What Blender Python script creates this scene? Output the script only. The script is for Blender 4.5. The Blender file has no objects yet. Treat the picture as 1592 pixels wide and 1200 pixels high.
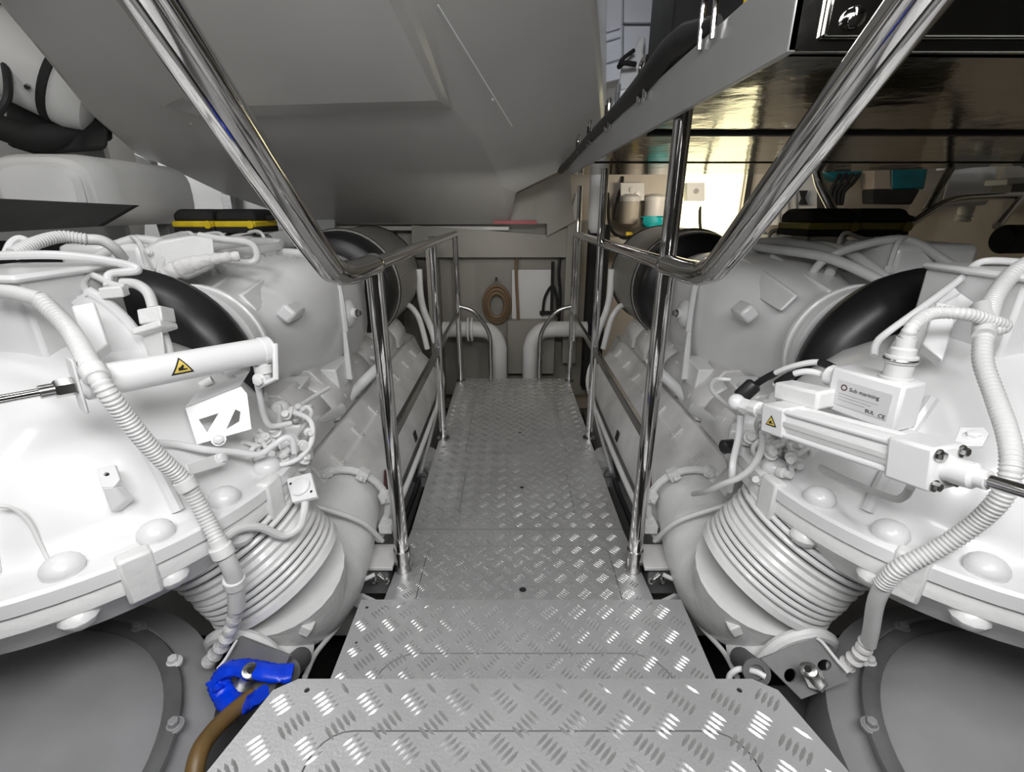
import bpy, bmesh, math, random
from math import sin, cos, pi, radians as R
from mathutils import Vector as V, Matrix, Quaternion
from mathutils.geometry import tessellate_polygon
random.seed(4)
S = bpy.context.scene
COL = S.collection
# ------------------------------------------------------------------ camera, world, light, exposure
PITCH = R(20.2); FPX = 733.0; CAM = V((-.02, 0, 1.05))
cd = bpy.data.cameras.new('camera'); cam = bpy.data.objects.new('camera', cd); COL.objects.link(cam)
cam.location = CAM; cam.rotation_euler = (R(90) - PITCH, 0, 0)
cd.sensor_width = 36; cd.lens = 36 * FPX / 1592; cd.clip_start = .02; cd.clip_end = 60
S.camera = cam
w = bpy.data.worlds.new('world'); S.world = w; w.use_nodes = True
w.node_tree.nodes['Background'].inputs[0].default_value = (.9, .95, 1, 1)
w.node_tree.nodes['Background'].inputs[1].default_value = .09
def area(name, loc, target, size, sizey, power, col=(1, 1, 1)):
    l = bpy.data.lights.new(name, 'AREA'); l.shape = 'RECTANGLE'; l.size = size; l.size_y = sizey
    l.energy = power; l.color = col
    o = bpy.data.objects.new(name, l); COL.objects.link(o); o.location = loc
    o.rotation_euler = (V(target) - V(loc)).to_track_quat('-Z', 'Y').to_euler()
    return o
area('overhead_area_light', (-.9, .0, 2.0), (-.85, 1.9, .6), .15, .8, 5)
area('overhead_area_light', (.75, -.15, 2.0), (.85, 1.9, .6), .15, .8, 7)
area('overhead_area_light', (-.95, .85, 1.78), (-.85, 2.1, .6), .5, .12, 2.4)  # added above the left dome to brighten the air duct, no known lamp
area('overhead_area_light', (0, -.22, 1.62), (0, .75, .3), 1.0, .3, 19)
area('far_area_light', (-2.2, 1.2, 2.2), (-1.6, 2.6, .8), .15, .8, 4, (1, .98, .94))
area('far_area_light', (-2.3, 2.62, 1.9), (-2.0, 3.3, 1.1), .3, .2, 4.5)  # added out of sight above the moulding to brighten the white panel
area('far_area_light', (1.2, 3.0, 1.2), (1.4, 3.6, .9), .5, .15, 4, (1, .86, .66))
area('upper_lamp_light', (.42, 2.0, 2.3), (.4, 2.9, 1.6), .4, .3, 8, (.92, .95, 1))
area('far_area_light', (.0, 2.4, .95), (0, 3.5, .3), .5, .1, 1.0, (1, .95, .85))
S.view_settings.view_transform = 'Standard'; S.view_settings.look = 'None'
S.view_settings.gamma = 1; S.view_settings.use_curve_mapping = False
S.view_settings.exposure = .27
# ------------------------------------------------------------------ sight-line helper: survey a point at a known distance
_c, _s = cos(PITCH), sin(PITCH)
def at(u, v, t=None, X=None, Y=None, Z=None):
    d = V(((u - 796) / FPX, _c - (v - 600) / FPX * _s, -_s - (v - 600) / FPX * _c))
    if t is None:
        if X is not None: t = (X - CAM.x) / d.x
        elif Y is not None: t = (Y - CAM.y) / d.y
        else: t = (Z - CAM.z) / d.z
    return CAM + d * t
def onplane(u, v, z0, slope, y0):          # surface z = z0 + slope*(y0-y)
    d = V(((u - 796) / FPX, _c - (v - 600) / FPX * _s, -_s - (v - 600) / FPX * _c))
    t = (z0 + slope * y0 - CAM.z) / (d.z + slope * d.y)
    return CAM + d * t
# ------------------------------------------------------------------ materials
def nodemat(name):
    m = bpy.data.materials.new(name); m.use_nodes = True
    nt = m.node_tree; return m, nt, nt.nodes['Principled BSDF']
def mat(name, col, rough=.5, metal=0, bump=0, bscale=40, var=.05, vscale=6, coat=0, rvar=0):
    m, nt, b = nodemat(name)
    b.inputs['Roughness'].default_value = rough; b.inputs['Metallic'].default_value = metal
    if coat: b.inputs['Coat Weight'].default_value = coat; b.inputs['Coat Roughness'].default_value = .1
    tc = nt.nodes.new('ShaderNodeTexCoord')
    n = nt.nodes.new('ShaderNodeTexNoise'); n.inputs['Scale'].default_value = vscale; n.inputs['Detail'].default_value = 6
    nt.links.new(tc.outputs['Object'], n.inputs['Vector'])
    r = nt.nodes.new('ShaderNodeValToRGB'); r.color_ramp.elements[0].position = .3; r.color_ramp.elements[1].position = .7
    r.color_ramp.elements[0].color = tuple(c * (1 - var) for c in col) + (1,)
    r.color_ramp.elements[1].color = tuple(min(1, c * (1 + var)) for c in col) + (1,)
    nt.links.new(n.outputs['Fac'], r.inputs['Fac']); nt.links.new(r.outputs['Color'], b.inputs['Base Color'])
    if rvar:
        mr = nt.nodes.new('ShaderNodeMapRange'); mr.inputs['To Min'].default_value = rough; mr.inputs['To Max'].default_value = rough + rvar
        n3 = nt.nodes.new('ShaderNodeTexNoise'); n3.inputs['Scale'].default_value = 12; nt.links.new(tc.outputs['Object'], n3.inputs['Vector'])
        nt.links.new(n3.outputs['Fac'], mr.inputs['Value']); nt.links.new(mr.outputs['Result'], b.inputs['Roughness'])
    if bump:
        n2 = nt.nodes.new('ShaderNodeTexNoise'); n2.inputs['Scale'].default_value = bscale; n2.inputs['Detail'].default_value = 4
        nt.links.new(tc.outputs['Object'], n2.inputs['Vector'])
        bp = nt.nodes.new('ShaderNodeBump'); bp.inputs['Strength'].default_value = bump; bp.inputs['Distance'].default_value = .004
        nt.links.new(n2.outputs['Fac'], bp.inputs['Height']); nt.links.new(bp.outputs['Normal'], b.inputs['Normal'])
    return m
def emis(name, col, k):
    m, nt, b = nodemat(name)
    b.inputs['Base Color'].default_value = (*col, 1); b.inputs['Emission Color'].default_value = (*col, 1)
    b.inputs['Emission Strength'].default_value = k; return m
WHITE = mat('white_enamel', (.79, .79, .79), .32, bump=.12, bscale=14, var=.05, vscale=5, coat=.3)
CASTW = mat('white_cast', (.77, .77, .765), .38, bump=.4, bscale=60, var=.06, vscale=9, coat=.2)
COVERW = mat('grimy_white_cover', (.68, .675, .665), .36, bump=.25, bscale=30, var=.14, vscale=7, coat=.15)
HOSEW = mat('white_hose', (.68, .68, .675), .42, bump=.1, var=.06, vscale=12)
TAPE = mat('wrapped_tape', (.74, .73, .72), .5, bump=.9, bscale=90, var=.1, vscale=30)
GREYP = mat('grey_gelcoat', (.43, .43, .425), .3, bump=.06, bscale=6, var=.05, vscale=2.5, coat=.4, rvar=.15)
TUB = mat('pale_gelcoat', (.47, .465, .45), .3, bump=.05, bscale=5, var=.05, vscale=2, coat=.35, rvar=.12)
GEARG = mat('grey_gearbox_paint', (.30, .30, .305), .38, bump=.2, bscale=20, var=.10, vscale=6, coat=.15)
DKGREY = mat('dark_grey_paint', (.13, .13, .13), .55, bump=.3, var=.3, vscale=8)
MIDG = mat('mid_grey_steel', (.30, .30, .30), .42, metal=.4, bump=.2, var=.15, vscale=9)
FASC = mat('satin_steel', (.36, .36, .355), .35, metal=.35, bump=.05, var=.08)
BLACK = mat('black_rubber', (.012, .012, .013), .38, bump=.1, bscale=20, var=.3)
MATB = mat('black_matte', (.01, .01, .01), .8, bump=.3, var=.4)
CHROME = mat('polished_stainless', (.62, .61, .60), .07, metal=1, bump=.02, bscale=9, var=.04)
BRUSH = mat('brushed_stainless', (.40, .395, .385), .2, metal=1, bump=.06, bscale=25, var=.1, vscale=5)
MIRR = mat('tray_stainless', (.34, .335, .31), .10, metal=1, bump=.5, bscale=9, var=.15, vscale=4)
ALU = mat('tread_aluminium', (.65, .65, .655), .36, metal=.72, bump=.12, bscale=200, var=.09, vscale=5, rvar=.12)
BARM = mat('tread_bar_aluminium', (.62, .62, .62), .24, metal=.75, bump=0, var=.05)
BOLTM = mat('zinc_bolt', (.45, .45, .44), .25, metal=1, var=.1, vscale=20)
BLUE = mat('blue_plastic', (.0, .05, .75), .35, bump=.5, bscale=30, var=.25, vscale=20)
BROWN = mat('brown_hose', (.16, .095, .03), .45, bump=.2, var=.25, vscale=8)
TAN = mat('tan_hose', (.20, .13, .075), .55, bump=.2, var=.2)
YEL = mat('yellow_plastic', (.75, .55, .02), .4, var=.15, vscale=20)
ORY = mat('sign_yellow', (.74, .56, .12), .4, var=.03)
RED = mat('red_paint', (.35, .01, .03), .4, var=.2)
MAROON = mat('maroon_plate', (.10, .035, .04), .45, var=.3, vscale=30)
TEAL = mat('teal_plastic', (.0, .30, .33), .4, bump=.3, var=.2, vscale=20)
DTEAL = mat('dark_teal_plastic', (.0, .10, .12), .45, var=.2, vscale=9)
MESHG = mat('filter_mesh', (.30, .29, .265), .45, metal=.3, bump=.9, bscale=220, var=.15, vscale=60)
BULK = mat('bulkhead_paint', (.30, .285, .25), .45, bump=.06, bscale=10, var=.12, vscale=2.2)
WALLW = mat('hull_white', (.66, .66, .65), .5, bump=.08, bscale=20, var=.08, vscale=3)
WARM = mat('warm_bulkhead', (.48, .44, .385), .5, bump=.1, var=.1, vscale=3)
WBLUE = mat('upper_white', (.80, .81, .86), .4, bump=.05, var=.03)
BILGE = mat('bilge_paint', (.045, .045, .043), .4, bump=.5, bscale=15, var=.5, vscale=5)
PRINT = mat('grey_print', (.30, .30, .31), .5, var=.02)
LABELM = mat('silver_label', (.62, .61, .62), .35, var=.04)
INK = mat('black_print', (.012, .012, .012), .5, var=.05)
# ------------------------------------------------------------------ mesh builder
def frames(pts):
    T = []
    n = len(pts)
    for i in range(n):
        a = pts[max(0, i - 1)]; b = pts[min(n - 1, i + 1)]
        T.append((b - a).normalized())
    up = V((0, 0, 1)) if abs(T[0].z) < .9 else V((1, 0, 0))
    N = (up - T[0] * up.dot(T[0])).normalized(); out = []
    for i in range(n):
        if i:
            q = T[i - 1].rotation_difference(T[i]); N = q @ N
            N = (N - T[i] * N.dot(T[i])).normalized()
        out.append((T[i], N, T[i].cross(N)))
    return out
def smooth(pts, k=6):
    pts = [V(p) for p in pts]
    if len(pts) < 3: return pts
    P = [pts[0] * 2 - pts[1]] + pts + [pts[-1] * 2 - pts[-2]]; out = []
    for i in range(1, len(P) - 2):
        a, b, c, d = P[i - 1:i + 3]
        for j in range(k):
            t = j / k
            out.append(.5 * ((2 * b) + (c - a) * t + (2 * a - 5 * b + 4 * c - d) * t * t + (3 * b - a - 3 * c + d) * t ** 3))
    out.append(pts[-1]); return out
def resample(pts, step):
    L = [0]
    for a, b in zip(pts, pts[1:]): L.append(L[-1] + (b - a).length)
    n = max(2, int(L[-1] / step)); out = []; j = 0
    for i in range(n + 1):
        s = L[-1] * i / n
        while j < len(L) - 2 and L[j + 1] < s: j += 1
        f = (s - L[j]) / max(1e-9, L[j + 1] - L[j]); out.append(pts[j].lerp(pts[j + 1], min(1, f)))
    return out
class MB:
    def __init__(s): s.v = []; s.f = []; s.mi = []; s.m = 0
    def add(s, vs, fs):
        o = len(s.v); s.v += [V(x) for x in vs]; s.f += [tuple(i + o for i in f) for f in fs]; s.mi += [s.m] * len(fs); return s
    def box(s, c, d, rot=None):
        c = V(c); h = V(d) / 2; vs = [V((x * h.x, y * h.y, z * h.z)) for x in (-1, 1) for y in (-1, 1) for z in (-1, 1)]
        if rot is not None:
            q = rot if not isinstance(rot, (int, float)) else Quaternion((0, 0, 1), rot); vs = [q @ x for x in vs]
        return s.add([x + c for x in vs], [(0, 1, 3, 2), (4, 6, 7, 5), (0, 4, 5, 1), (2, 3, 7, 6), (0, 2, 6, 4), (1, 5, 7, 3)])
    def obox(s, p0, p1, up, w_, h_):          # box along p0-p1, width w_, height h_ along up
        p0 = V(p0); p1 = V(p1); d = (p1 - p0).normalized(); u = V(up); u = (u - d * u.dot(d)).normalized(); r = d.cross(u)
        vs = [p + r * a * w_ / 2 + u * b * h_ / 2 for p in (p0, p1) for a in (-1, 1) for b in (-1, 1)]
        return s.add(vs, [(0, 1, 3, 2), (4, 6, 7, 5), (0, 4, 5, 1), (2, 3, 7, 6), (0, 2, 6, 4), (1, 5, 7, 3)])
    def slab(s, pts, ext):                    # planar polygon pushed by ext
        pts = [V(p) for p in pts]; n = len(pts); e = V(ext)
        return s.add(pts + [p + e for p in pts], [tuple(range(n))[::-1], tuple(range(n, 2 * n))] + [(i, (i + 1) % n, (i + 1) % n + n, i + n) for i in range(n)])
    def holed(s, outer, holes, ext):          # slab with holes
        loops = [[V(p) for p in outer]] + [[V(p) for p in h] for h in holes]; e = V(ext)
        flat = [p for l in loops for p in l]; tris = tessellate_polygon(loops); N = len(flat); fs = []
        fs += [tuple(t) for t in tris] + [tuple(i + N for i in t[::-1]) for t in tris]; o = 0
        for l in loops:
            n = len(l); fs += [(o + i, o + (i + 1) % n, o + (i + 1) % n + N, o + i + N) for i in range(n)]; o += n
        return s.add(flat + [p + e for p in flat], fs)
    def loft(s, secs, cap=True, close=True):
        n = len(secs[0]); vs = [p for c in secs for p in c]; fs = []
        for i in range(len(secs) - 1):
            for j in range(n if close else n - 1):
                k = (j + 1) % n; fs.append((i * n + j, i * n + k, (i + 1) * n + k, (i + 1) * n + j))
        if cap: fs += [tuple(range(n))[::-1], tuple(range((len(secs) - 1) * n, len(secs) * n))]
        return s.add(vs, fs)
    def tube(s, pts, r, k=12, sm=6, flat=1):
        p = smooth(pts, sm) if sm else [V(x) for x in pts]
        rr = r if callable(r) else (lambda t: r)
        F = frames(p); n = len(p) - 1
        return s.loft([[p[i] + (F[i][1] * cos(2 * pi * j / k) + F[i][2] * sin(2 * pi * j / k) * flat) * rr(i / n) for j in range(k)] for i in range(n + 1)])
    def corr(s, pts, r, pitch=.007, amp=.13, k=14):   # corrugated conduit
        p = resample(smooth(pts, 10), pitch / 4)
        F = frames(p); return s.loft([[p[i] + (F[i][1] * cos(2 * pi * j / k) + F[i][2] * sin(2 * pi * j / k)) * r * (1 + amp * (0, 1, 1, 0)[i % 4]) for j in range(k)] for i in range(len(p))])
    def lathe(s, prof, o, ax, k=28, cap=True):        # prof: (radius, distance along ax)
        ax = V(ax).normalized(); o = V(o); t = V((0, 0, 1)) if abs(ax.z) < .9 else V((1, 0, 0))
        n = (t - ax * t.dot(ax)).normalized(); b = ax.cross(n)
        return s.loft([[o + ax * h + (n * cos(2 * pi * j / k) + b * sin(2 * pi * j / k)) * r for j in range(k)] for r, h in prof], cap)
    def cyl(s, a, b, r, k=16): a = V(a); b = V(b); return s.lathe([(r, 0), (r, (b - a).length)], a, b - a, k)
    def ball(s, c, r, k=12, sc=(1, 1, 1)):
        c = V(c); m = k // 2; secs = []
        for i in range(m + 1):
            a = pi * (i + .001) / (m + .002); secs.append([c + V((sin(a) * cos(2 * pi * j / k) * sc[0], sin(a) * sin(2 * pi * j / k) * sc[1], cos(a) * sc[2])) * r for j in range(k)])
        return s.loft(secs)
    def bolt(s, c, ax, r=.012, h=.01):
        ax = V(ax).normalized(); s.lathe([(r * 1.35, 0), (r * 1.35, h * .25)], c, ax, 14)
        return s.lathe([(r, 0), (r, h), (r * .8, h * 1.15)], V(c) + ax * h * .25, ax, 6)
    def torus(s, c, ax, Rr, r, k=28, m=10, flat=1):
        ax = V(ax).normalized(); t = V((0, 0, 1)) if abs(ax.z) < .9 else V((1, 0, 0)); n = (t - ax * t.dot(ax)).normalized(); b = ax.cross(n); c = V(c)
        vs = []; fs = []
        for i in range(k):
            d = n * cos(2 * pi * i / k) + b * sin(2 * pi * i / k)
            for j in range(m): vs.append(c + d * (Rr + r * cos(2 * pi * j / m)) + ax * r * flat * sin(2 * pi * j / m))
        for i in range(k):
            for j in range(m):
                i2 = (i + 1) % k; j2 = (j + 1) % m; fs.append((i * m + j, i2 * m + j, i2 * m + j2, i * m + j2))
        return s.add(vs, fs)
def build(name, mb, m, root=None, side=1, bevel=0, ang=35, kind=None, sub=0, label=None):
    me = bpy.data.meshes.new(name)
    me.from_pydata([(v.x * side, v.y, v.z) for v in mb.v], [], mb.f)
    ms = m if isinstance(m, (list, tuple)) else [m]
    for x in ms: me.materials.append(x)
    if len(ms) > 1: me.polygons.foreach_set('material_index', mb.mi)
    bm = bmesh.new(); bm.from_mesh(me); bmesh.ops.recalc_face_normals(bm, faces=bm.faces); bm.to_mesh(me); bm.free()
    me.polygons.foreach_set('use_smooth', [True] * len(me.polygons)); me.set_sharp_from_angle(angle=R(ang)); me.update()
    o = bpy.data.objects.new(name, me); COL.objects.link(o)
    if root is not None:
        o.parent = root; o.matrix_parent_inverse = Matrix.Translation(root_world(root)).inverted()
    if bevel:
        b = o.modifiers.new('bevel', 'BEVEL'); b.width = bevel; b.segments = 2; b.limit_method = 'ANGLE'; b.angle_limit = R(40); b.harden_normals = False
    if sub:
        b = o.modifiers.new('sub', 'SUBSURF'); b.levels = sub; b.render_levels = sub
    if kind: o['kind'] = kind
    if label: o['label'] = label
    return o
def root_world(o):
    l = V(o.location) if o.type == 'EMPTY' else V((0, 0, 0)); return l
def thing(name, label, cat, loc, group=None):
    o = bpy.data.objects.new(name, None); o.empty_display_size = .05; COL.objects.link(o); o.location = loc
    o['label'] = label; o['category'] = cat
    if group: o['group'] = group
    return o
def tag(o, label, cat, group=None):
    o['label'] = label; o['category'] = cat
    if group: o['group'] = group
    return o
def struct(name, mb, m, **k): o = build(name, mb, m, **k); o['kind'] = 'structure'; return o
# ================================================================== SETTING
struct('floor', MB().box((0, 1.3, -.55), (6, 6, .06)), BILGE)
struct('wall_far', MB().holed([(-3, 3.72, -.55), (3, 3.72, -.55), (3, 3.72, 2.5), (-3, 3.72, 2.5)],
       [[(1.18, 3.72, .5), (1.66, 3.72, .5), (1.66, 3.72, 1.36), (1.18, 3.72, 1.36)]], (0, .08, 0)), WARM)
struct('wall_left', MB().box((-2.75, 1.2, 1), (.08, 5.6, 3.2)), WALLW)
struct('wall_right', MB().box((2.95, 1.2, 1), (.08, 5.6, 3.2)), WARM)
struct('wall_back', MB().box((0, -1.7, 1), (6, .08, 3.2)), MIDG)
struct('ceiling', MB().box((0, 1.1, 2.5), (6, 5.8, .06)), DKGREY)
# lower aft bulkhead between the engines
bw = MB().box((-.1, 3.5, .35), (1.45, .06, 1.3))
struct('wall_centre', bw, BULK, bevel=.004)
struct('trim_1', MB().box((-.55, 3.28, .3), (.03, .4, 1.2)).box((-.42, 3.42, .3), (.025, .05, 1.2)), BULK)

# lit window in the far wall
wn = build('window_1', MB().holed([(1.14, 3.70, .46), (1.70, 3.70, .46), (1.70, 3.70, 1.40), (1.14, 3.70, 1.40)],
     [[(1.18, 3.70, .5), (1.66, 3.70, .5), (1.66, 3.70, 1.36), (1.18, 3.70, 1.36)]], (0, -.03, 0)), BRUSH); wn['kind'] = 'structure'
build('pane', MB().box((1.42, 3.74, .93), (.48, .01, .86)), emis('lit_opening', (1, .94, .60), 1.2), wn)

# ================================================================== TREAD PLATES
def bars(poly_test, x0, x1, y0, y1, z, holes=()):
    mb = MB(); p = .064; L = .0135; W = .0026; H = .0021
    for i in range(int((x0) / p * 2) - 1, int(x1 / p * 2) + 2):
        for j in range(int(y0 / p * 2) - 1, int(y1 / p * 2) + 2):
            if (i + j) % 2: continue
            cx, cy = i * p / 2, j * p / 2
            a = R(45) if i % 2 else R(-45)
            for k in range(-2, 3):
                d = V((cos(a), sin(a), 0)); n = V((-sin(a), cos(a), 0)); c = V((cx, cy, z)) + n * k * .0082
                if not all(poly_test((c + d * e).x, (c + d * e).y) for e in (-L, 0, L)): continue
                mb.add([c - d * L, c - d * L * .45 + n * W, c + d * L * .45 + n * W, c + d * L, c + d * L * .45 - n * W, c - d * L * .45 - n * W,
                        c - d * L * .5 + V((0, 0, H)), c + d * L * .5 + V((0, 0, H))],
                       [(0, 6, 1), (1, 6, 7, 2), (2, 7, 3), (3, 7, 4), (4, 7, 6, 5), (5, 6, 0)])
    return mb
def rrect(x0, x1, y0, y1, r, z, k=6):
    out = []
    for cx, cy, a0 in ((x1 - r, y1 - r, 0), (x0 + r, y1 - r, 90), (x0 + r, y0 + r, 180), (x1 - r, y0 + r, 270)):
        for i in range(k + 1): a = R(a0 + 90 * i / k); out.append(V((cx + r * cos(a), cy + r * sin(a), z)))
    return out
def circ(x, y, r, z, k=14): return [V((x + r * cos(2 * pi * i / k), y + r * sin(2 * pi * i / k), z)) for i in range(k)]
def plate(name, label, outline, z, hatches, holes, ins, lip=True):
    xs = [p[0] for p in outline]; ys = [p[1] for p in outline]
    root = thing(name, label, 'floor plate', (0, min(ys), z - .006))
    O = [V((x, y, z)) for x, y in outline]; H = []; T = -.006
    for h in hatches: H.append(rrect(*h[:4], h[4], z))
    hl = [c for c in holes if not any(h[0] < c[0] < h[1] and h[2] < c[1] < h[3] for h in hatches)]
    build('tread_sheet', MB().holed(O, H + [circ(*c, z) for c in hl], (0, 0, T)), ALU, root)
    for h in hatches:
        g = .0024; inner = rrect(h[0] + g, h[1] - g, h[2] + g, h[3] - g, h[4] - g, z)
        hh = [circ(*c, z) for c in holes if h[0] < c[0] < h[1] and h[2] < c[1] < h[3]]
        build('hatch_lid', MB().holed(inner, hh, (0, 0, T)), ALU, root)
    for c in holes: build('lift_hole', MB().lathe([(c[2], 0), (c[2] * .9, -.012)], (c[0], c[1], z - .002), (0, 0, 1)), MATB, root)
    def test(x, y):
        if not ins(x, y): return False
        return all((x - c[0]) ** 2 + (y - c[1]) ** 2 > (c[2] + .004) ** 2 for c in holes)
    build('raised_bars', bars(test, min(xs), max(xs), min(ys), max(ys), z), BARM, root, kind='stuff', ang=20)
    ex = [p[0] for p in outline if p[1] > max(ys) - .001]
    fr = MB().box(((min(ex) + max(ex)) / 2, max(ys) - .012, z - .026), (max(ex) - min(ex) - .02, .004, .038))
    build('edge_lip', fr, ALU, root)
    return root
e = .37
plate('tread_plate', 'long checker plate walkway between the two engines', [(-.385, 3.0), (-.374, 1.39), (.371, 1.39), (.358, 3.0)], 0,
      [(-.22, .215, 1.47, 1.80, .03), (-.24, .235, 1.95, 2.78, .03)], [(.02, 1.66, .009), (.02, 2.17, .009)], lambda x, y: abs(x) < e - .006 and 1.398 < y < 2.99)
plate('tread_plate', 'short checker plate flush before the walkway, handrail posts standing on its corners', [(-.374, 1.386), (-.40, .86), (.40, .86), (.371, 1.386)], 0,
      [(-.30, .30, .75 + .13, 1.30, .04)], [(.012, 1.105, .011)], lambda x, y: abs(x) < e - .004 and .87 < y < 1.38)
plate('tread_plate', 'middle checker plate step with rounded inset lid', [(-.375, .868), (-.375, .50), (.378, .50), (.378, .868)], .195,
      [(-.292, .300, .40 + .12, .725, .08)], [(-.355, .845, .004), (-.35, .75, .003)], lambda x, y: abs(x) < e and .508 < y < .862)
P3 = [(-.342, .515), (-.372, .497), (-.43, .30), (-.50, .02), (.50, .02), (.43, .30), (.372, .497), (.342, .515)]
plate('tread_plate', 'nearest and highest checker plate step with cut-off corners', P3, .39,
      [(-.285, .295, .06, .440, .05)], [(-.322, .497, .004), (.315, .497, .004)],
      lambda x, y: y < .511 and abs(x) < .365 + (.50 - y) * .28 and y > .03 and abs(x) + y < .86)
# step frames below the plates
for (n, l, x, y, z, d) in (('step_frame', 'dark steel frame carrying the middle step', .36, .68, .08, .33), ('step_frame', 'dark steel frame carrying the nearest step', .33, .27, .27, .42)):
    t = thing(n, l, 'frame', (0, y, z - .1))
    for s in (-1, 1): build('side_rail', MB().box((s * x, y, z), (.03, d, .2)), DKGREY, t, bevel=.002)
    build('crosspiece', MB().box((0, y + d / 2 - .02, z), (2 * x, .02, .16)), DKGREY, t)
t = thing('walkway_beams', 'dark beams carrying the walkway plates', 'frame', (0, 1.9, -.1))
for s in (-1, 1): build('beam', MB().box((s * .31, 1.95, -.06), (.05, 2.1, .1)), DKGREY, t, bevel=.003)
for y in (1.0, 1.4, 1.9, 2.4, 2.95): build('crosspiece', MB().box((0, y, -.06), (.66, .04, .08)), DKGREY, t)

# ================================================================== HANDRAILS
RX = .36
def handrail(s, side_word):
    root = thing('handrail', f'polished tube handrail {side_word}', 'handrail', (s * RX, 1.19, 0))
    ur = MB().tube([(RX-.03, -.12, 1.66), (RX-.025, .2, 1.45), (RX-.018, .51, 1.23), (RX-.003, .85, .985), (RX, .93, .945), (RX, 1.01, .932), (RX, 1.19, .93)], .025, 18, 8)
    build('sloping_rail', ur, CHROME, root, s)
    build('top_rail', MB().tube([(RX, 1.17, .93), (RX, 1.6, .93), (RX, 2.1, .93), (RX, 2.95, .93)], .0185, 14, 3), CHROME, root, s)
    build('mid_rail', MB().obox((RX, 1.2, .455), (RX, 2.95, .455), (0, 0, 1), .018, .034), BRUSH, root, s, bevel=.003)
    for y in (1.19, 2.1, 2.95):
        p = build('post', MB().cyl((RX, y, .0), (RX, y, .93), .021 if y < 2 else .0165), CHROME, root, s)
        f = MB().lathe([(.026, 0), (.026, .06), (.0255, .075), (.022, .078)], (RX, y, .001), (0, 0, 1)) if y < 2 else MB().lathe([(.03, 0), (.03, .008)], (RX, y, 0), (0, 0, 1))
        build('post_socket', f, BRUSH, p, s)
    build('joint_ball', MB().ball((RX, 1.19, .93), .028, 16), CHROME, root, s)
    build('end_hoop', MB().tube([(RX, 2.95, .50), (RX - .1, 2.95, .46), (RX - .19, 2.95, .33), (RX - .20, 2.95, .18), (RX - .20, 2.95, -.02)], .013, 12, 8), BRUSH, root, s)
    return root
hl = handrail(-1, 'left of the walkway beside the engine under the grey hull moulding')
hr = handrail(1, 'right of the walkway with tall posts up to the steel tray')
build('tall_post', MB().cyl((RX, 1.19, .93), (RX, 1.19, 1.255), .02), CHROME, hr)
build('tall_post', MB().cyl((RX - .02, 2.0, .93), (RX - .02, 2.0, 1.21), .0155), CHROME, hr)
build('tall_post', MB().cyl((RX, 2.85, .3), (RX, 2.85, 1.19), .013), CHROME, hr)

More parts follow.
